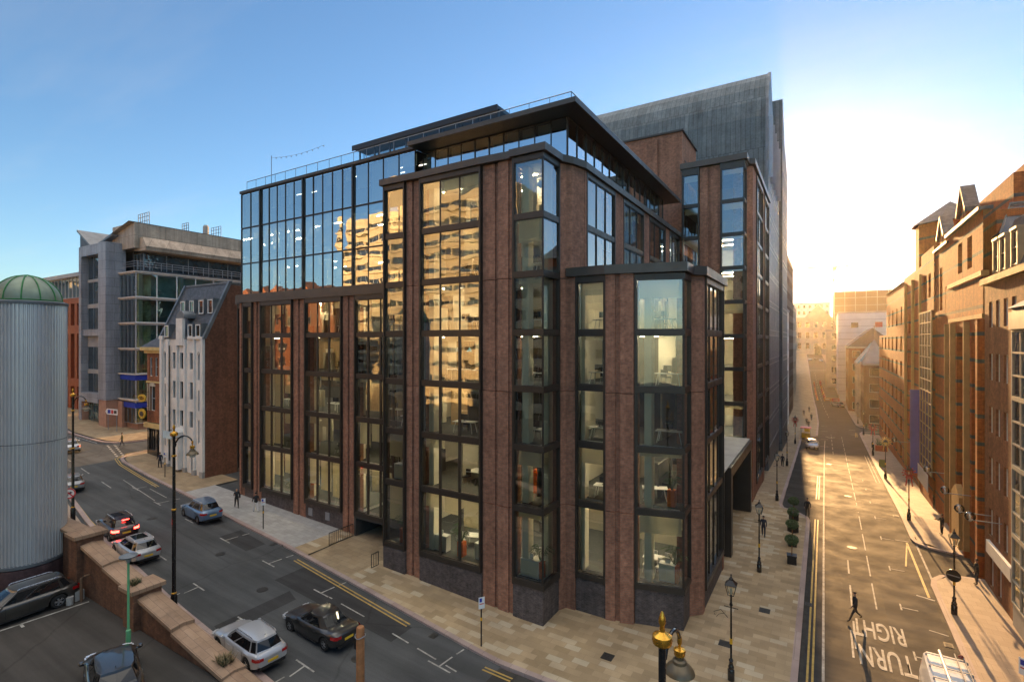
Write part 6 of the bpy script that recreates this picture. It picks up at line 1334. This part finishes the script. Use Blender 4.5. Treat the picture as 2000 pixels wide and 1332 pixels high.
def cabinet(lab,x,y,f,w=1.2,d=.5,h=1.0):
    r=thing('white_cabinet','white low cabinet by the glass on the '+lab,'cabinet',(x,y,FZ[f])); b=MB(); b.box(-w/2,w/2,-d/2,d/2,0,h); b.box(-w/2-.02,w/2+.02,-d/2-.02,d/2+.02,h,h+.03); build('carcass',b,m_white,r); b=MB(); b.box(-w/2+.03,-.01,-d/2-.015,-d/2-.002,.08,h-.05); b.box(.01,w/2-.03,-d/2-.015,-d/2-.002,.08,h-.05); build('door_front',b,m_plaster,r); b=MB(); b.box(-.15,.15,-.02,.02,h+.03,h+.33); build('card_stand',b,m_white,r)
desk('ground floor first corner bay',-15.2,29.0,0,1.5,.8,R(15)); desk('ground floor right corner bay',-8.9,31.7,0,1.5,.8); desk('first floor right corner bay',-8.9,31.4,1,1.5,.75,R(20)); desk('ground floor three pane bay',-20.6,28.8,0,1.3,.8,R(20))
desk('first floor three pane bay, long meeting table',-19.8,29.2,1,3.4,1.2,R(5)); desk('third floor three pane bay, tall counter row',-20.8,28.2,3,3.6,.8)
for f,lab in ((0,'ground floor'),(1,'first floor'),(3,'third floor'),(4,'fourth floor')):
    for x,bl in ((-42.2,'second wide bay from the left end'),(-35.6,'third wide bay from the left end'),(-30.0,'bay above the garage ramp')): desk(lab+' of the '+bl,x,30.6,max(f,1) if x>-32 and f==0 else f,1.8,.8) if not (x>-32 and f==0) else None
for x,y,f,rz,m,lab in ((-15.5,28.5,0,.2,m_white,'white chair at the ground floor desk of the first corner bay'),(-14.9,29.7,0,3.3,m_white,'white chair behind the ground floor desk of the first corner bay'),(-9.3,31.1,0,0.1,m_white,'white chair left at the ground floor desk of the right corner bay'),(-8.5,31.1,0,-.1,m_white,'white chair right at the ground floor desk of the right corner bay'),(-9.2,32.5,0,3.1,m_white,'white chair far left of the ground floor desk in the right corner bay'),(-8.3,32.5,0,3.2,m_white,'white chair far right of the ground floor desk in the right corner bay'),(-21.2,28.4,0,.5,m_white,'white chair at the ground floor desk of the three pane bay'),(-8.4,32.3,1,3,m_dkchair,'dark chair behind the first floor desk in the right corner bay'),
    (-21.0,28.3,1,.1,m_dkchair,'dark chair left of the first floor meeting table'),(-19.9,28.3,1,.0,m_dkchair,'dark chair at the middle of the first floor meeting table'),(-18.8,28.4,1,-.1,m_dkchair,'dark chair right of the first floor meeting table'),(-15.3,28.2,3,.3,m_dkchair,'dark chair on third floor of the first corner bay, nearest the glass'),(-14.9,29.2,3,2.6,m_dkchair,'dark chair farther back on third floor of the first corner bay'),(-42.6,29.9,1,.2,m_dkchair,'dark chair at the first floor desk of the second wide bay'),(-35.9,29.9,1,.2,m_dkchair,'dark chair at the first floor desk of the third wide bay'),(-35.9,29.9,3,.2,m_dkchair,'dark chair at the third floor desk of the third wide bay'),(-30.2,29.9,1,.2,m_dkchair,'dark chair at the first floor desk above the garage ramp'),(-30.2,29.9,3,.2,m_dkchair,'dark chair at the third floor desk above the garage ramp')): chair(lab,x,y,f,rz,m)
cabinet('ground floor first corner bay',-15.1,26.9,0); cabinet('ground floor right corner bay',-7.9,30.55,0,.9); cabinet('ground floor three pane bay, at its left',-22.2,27.1,0,1.2); cabinet('ground floor three pane bay, at its right',-18.9,27.3,0,1.0); cabinet('first floor of the narrow bay',-25.5,26.9,1,1.3)
r=thing('orange_booth','curved orange seating booth on the first floor of the first corner bay','seat',(-15.2,29.0,FZ[1])); b=MB(); b.box(-.8,.8,-.3,.3,0,.45); build('seat',b,m_org,r); b=MB(); b.box(-.85,.85,.3,.45,0,1.4); b.box(-.95,-.85,-.4,.45,0,1.4); build('backrest',b,m_org,r)
m_shade=M('lamp_shade_white',(.8,.8,.76),.5); m_bshd=M('lamp_shade_blue',(.05,.28,.42),.5)
def pendant(lab,x,y,f,m,globe=False):
    zc=F[f+1]-.22; r=thing('pendant_lamp',lab,'lamp',(x,y,zc)); b=MB(); b.tube([(0,0,0),(0,0,-.75)],.012,5); build('cord',b,m_black,r); b=MB(); b.lathe([(.02,-.72)]+[(.24*math.sin(math.pi*k/8),-.95+.23*math.cos(math.pi*k/8)) for k in range(1,8)]+[(.02,-1.18)] if globe else [(.03,-.72),(.06,-.78),(.2,-1.0),(.19,-1.01)],14); build('shade',b,m,r,smooth=True)
pendant('white cone pendant left of the blue one, third floor three pane bay',-21.6,28.1,3,m_shade); pendant('blue cone pendant in the third floor three pane bay',-20.6,28.1,3,m_bshd); pendant('white cone pendant right of the blue one, third floor three pane bay',-19.6,28.1,3,m_shade); pendant('white globe pendant in the ground floor first corner bay',-14.9,28.0,0,m_shade,True); pendant('white globe pendant in the ground floor right corner bay',-8.9,31.2,0,m_shade,True); pendant('white globe pendant in the ground floor three pane bay',-20.2,28.6,0,m_shade,True); pendant('white globe pendant on the top brick floor of the first corner bay',-14.7,27.4,6,m_shade,True)
for lab,x,y,f,w in (('first floor of the right corner bay',-8.4,35.9,1,1.5),('third floor of the right corner bay',-8.2,35.9,3,1.6),('ground floor of the first corner bay',-15.8,30.4,0,1.2),('third floor of the three pane bay',-20.2,34.1,3,2.0)):
    r=thing('wall_screen','black wall screen hung inside the '+lab,'screen',(x,y,FZ[f]+1.3)); b=MB(); b.box(-w/2,w/2,-.05,.0,0,.85); build('display',b,m_dg,r); b=MB(); b.box(-w/2-.03,w/2+.03,-.045,.02,-.03,.0); b.box(-w/2-.03,w/2+.03,-.045,.02,.85,.88); build('frame',b,m_black,r)

m_slat=brick('timber_slats',(.30,.19,.09),(.36,.24,.12),(.10,.06,.03),.14,9,rough=.6,msize=.02); m_bluew=M('blue_grey_wall',(.12,.17,.20),.8,0,.1)
PM=[m_slat,m_coreb,m_plaster,m_bluew,m_corec,m_wood]
BX=[(-44.7,-40.4,28.9),(-38.3,-33.9,28.9),(-32.0,-26.6,28.9),(-26.1,-24.6,26.7),(-23,-18.3,26.7),(-15.7,-14.1,26.7),(-12.8,-11.1,29.3),(-9.3,-7.1,30.3)]
for f in range(1,7):
    b=MB()
    for i,(x0,x1,y) in enumerate(BX):
        if f>4 and i not in (3,4,5): continue
        z0,z1=FZ[f],F[f+1]-.2; w=x1-x0; k=rnd.randrange(6); d=y+rnd.uniform(2.2,4.6); a=x0+rnd.uniform(-.3,.45)*w
        b.box(a,a+w*rnd.uniform(.5,1.0),d,d+.12,z0,z1,k)
        if rnd.random()<.6: q=x0+rnd.uniform(.2,.8)*w; b.box(q,q+.1,y+1.4,d-.01,z0,z1-rnd.choice((0,0,1.2)),rnd.randrange(6))
        for _ in range(2):   # shelving and storage against the partition
            q=a+rnd.random()*w*.5; b.box(q,q+rnd.uniform(.5,1.2),d-.45,d-.02,z0,z0+rnd.uniform(.8,2.0),rnd.choice((1,2,4,5)))
    build('room_partition',b,PM,ob,True)
NB=['second wide bay from the left end','third wide bay from the left end','bay above the garage ramp','narrow bay left of the three pane bay','three pane bay','first corner bay','slim bay right of the corner','right corner bay']
def screen(lab,x,y,f,rz):
    r=thing('desk_monitor','black monitor on a desk, '+lab,'monitor',(x,y,FZ[f]+.751),rz,'monitors behind the office glass'); b=MB(); b.box(-.12,.12,-.08,.08,0,.015); b.box(-.02,.02,-.02,.02,.015,.2); build('stand',b,m_black,r); b=MB(); b.box(-.29,.29,-.02,.015,.12,.47); build('display',b,m_dg,r)
for f in range(1,6):
    for i,(x0,x1,y) in enumerate(BX):
        if (f>4 and i not in (3,4,5)) or (i==4 and f in (1,3)) or (i==7 and f==1) or (i==5 and f==1): continue
        x=(x0+x1)/2+rnd.uniform(-.3,.3); lab=ST_[f]+', '+NB[i]
        if not (i<3 and f in (1,3,4)): desk(lab,x,y+1.0,f,min(1.6,(x1-x0)*.8),.75,rnd.uniform(-.15,.15)); screen(lab,x-.1,y+1.05,f,rnd.uniform(-.3,.3)); 
        else:
            screen(lab,{0:-42.2,1:-35.6,2:-30.0}[i]-.3,30.65,f,rnd.uniform(-.3,.3))
        if rnd.random()<.75: chair(('dark' if rnd.random()<.7 else 'dark')+ ' chair, '+lab,x+rnd.uniform(-.4,.4),y+1.75,f,3.14+rnd.uniform(-.5,.5),m_dkchair)
# ---------------------------------------------------------------- camera, sky, sun, air
cam=bpy.data.cameras.new('camera'); co=bpy.data.objects.new('camera',cam); COL.objects.link(co); sc.camera=co
cam.sensor_width=36; cam.lens=36*997/2000; cam.clip_end=4000; cam.clip_start=.1
co.location=(0,0,16.5); co.rotation_euler=(R(90),0,math.atan2(.52195,.85297))
SUN_EL=R(8.5); SUN_AZ=R(2.9)
w=bpy.data.worlds.new('World'); sc.world=w; w.use_nodes=True; nt=w.node_tree; nt.nodes.clear()
sky=nt.nodes.new('ShaderNodeTexSky'); sky.sky_type='NISHITA'; sky.sun_disc=False; sky.sun_elevation=SUN_EL; sky.sun_rotation=-SUN_AZ
sky.altitude=100; sky.air_density=AIR; sky.dust_density=DUST; sky.ozone_density=OZ
bg=nt.nodes.new('ShaderNodeBackground'); bg.inputs[1].default_value=SKY; wo=nt.nodes.new('ShaderNodeOutputWorld')
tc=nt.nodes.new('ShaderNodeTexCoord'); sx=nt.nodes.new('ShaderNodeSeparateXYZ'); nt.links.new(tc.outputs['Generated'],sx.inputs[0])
def wm(op,a,b=None):   # unseen bright cloud sheet added overhead as fill light, thinning out towards the horizon
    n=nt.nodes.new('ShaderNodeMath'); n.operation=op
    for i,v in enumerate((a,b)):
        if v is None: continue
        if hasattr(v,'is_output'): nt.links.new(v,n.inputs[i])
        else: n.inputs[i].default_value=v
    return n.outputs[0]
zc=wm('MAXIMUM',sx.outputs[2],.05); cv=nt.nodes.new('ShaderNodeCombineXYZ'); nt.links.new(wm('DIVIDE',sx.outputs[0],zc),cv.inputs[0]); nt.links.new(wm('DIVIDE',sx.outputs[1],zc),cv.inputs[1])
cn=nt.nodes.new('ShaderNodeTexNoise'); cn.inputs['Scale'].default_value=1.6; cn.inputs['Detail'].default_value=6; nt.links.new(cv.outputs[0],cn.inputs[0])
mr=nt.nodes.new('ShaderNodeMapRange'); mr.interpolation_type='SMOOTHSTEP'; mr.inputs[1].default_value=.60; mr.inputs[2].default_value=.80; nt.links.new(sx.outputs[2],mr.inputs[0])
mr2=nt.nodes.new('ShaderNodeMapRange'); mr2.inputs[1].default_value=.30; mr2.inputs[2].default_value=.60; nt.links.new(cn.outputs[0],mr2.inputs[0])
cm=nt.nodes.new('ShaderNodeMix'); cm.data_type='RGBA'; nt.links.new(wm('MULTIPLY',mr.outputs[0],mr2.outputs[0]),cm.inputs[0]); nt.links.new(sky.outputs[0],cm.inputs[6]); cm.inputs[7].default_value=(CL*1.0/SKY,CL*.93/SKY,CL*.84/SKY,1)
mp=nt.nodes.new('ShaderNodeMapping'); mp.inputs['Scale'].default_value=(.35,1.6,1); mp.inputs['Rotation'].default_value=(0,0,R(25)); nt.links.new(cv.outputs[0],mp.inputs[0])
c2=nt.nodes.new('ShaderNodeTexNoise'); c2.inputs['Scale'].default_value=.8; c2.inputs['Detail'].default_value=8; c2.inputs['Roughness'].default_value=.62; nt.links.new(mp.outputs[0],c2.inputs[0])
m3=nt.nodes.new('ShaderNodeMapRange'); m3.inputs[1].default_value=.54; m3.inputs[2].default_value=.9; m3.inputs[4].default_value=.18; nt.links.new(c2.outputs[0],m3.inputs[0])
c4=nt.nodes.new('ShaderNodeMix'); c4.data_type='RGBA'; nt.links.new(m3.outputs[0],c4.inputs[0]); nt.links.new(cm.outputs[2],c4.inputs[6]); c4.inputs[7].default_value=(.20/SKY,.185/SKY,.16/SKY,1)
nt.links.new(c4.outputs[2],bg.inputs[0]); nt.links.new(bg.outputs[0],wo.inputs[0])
sl=bpy.data.lights.new('sun','SUN'); sl.energy=SUN; sl.angle=R(.5); sl.color=(1,.56,.22)
so=bpy.data.objects.new('sun',sl); COL.objects.link(so)
d=Vector((-math.sin(SUN_AZ)*math.cos(SUN_EL),math.cos(SUN_AZ)*math.cos(SUN_EL),math.sin(SUN_EL)))
so.rotation_euler=d.to_track_quat('Z','Y').to_euler(); so.location=(0,60,80)
if HAZE:
    t=NT('haze_air'); pv=t.n('VolumePrincipled',Density=HAZE,Anisotropy=HG); pv.inputs['Color'].default_value=HCOL; t.l(pv.outputs[0],t.out.inputs[1])
    b=MB(); b.box(-420,420,-160,620,-5,70); hz=build('haze',b,t.mat); tag(hz,kind='stuff')
sc.view_settings.view_transform='Standard'; sc.view_settings.look='None'; sc.view_settings.gamma=1; sc.view_settings.exposure=EXPO
cy=sc.cycles; cy.use_denoising=True; cy.max_bounces=8; cy.diffuse_bounces=3; cy.glossy_bounces=4; cy.transparent_max_bounces=24; cy.transmission_bounces=4; cy.volume_bounces=0
cy.sample_clamp_indirect=6; cy.caustics_reflective=False; cy.caustics_refractive=False
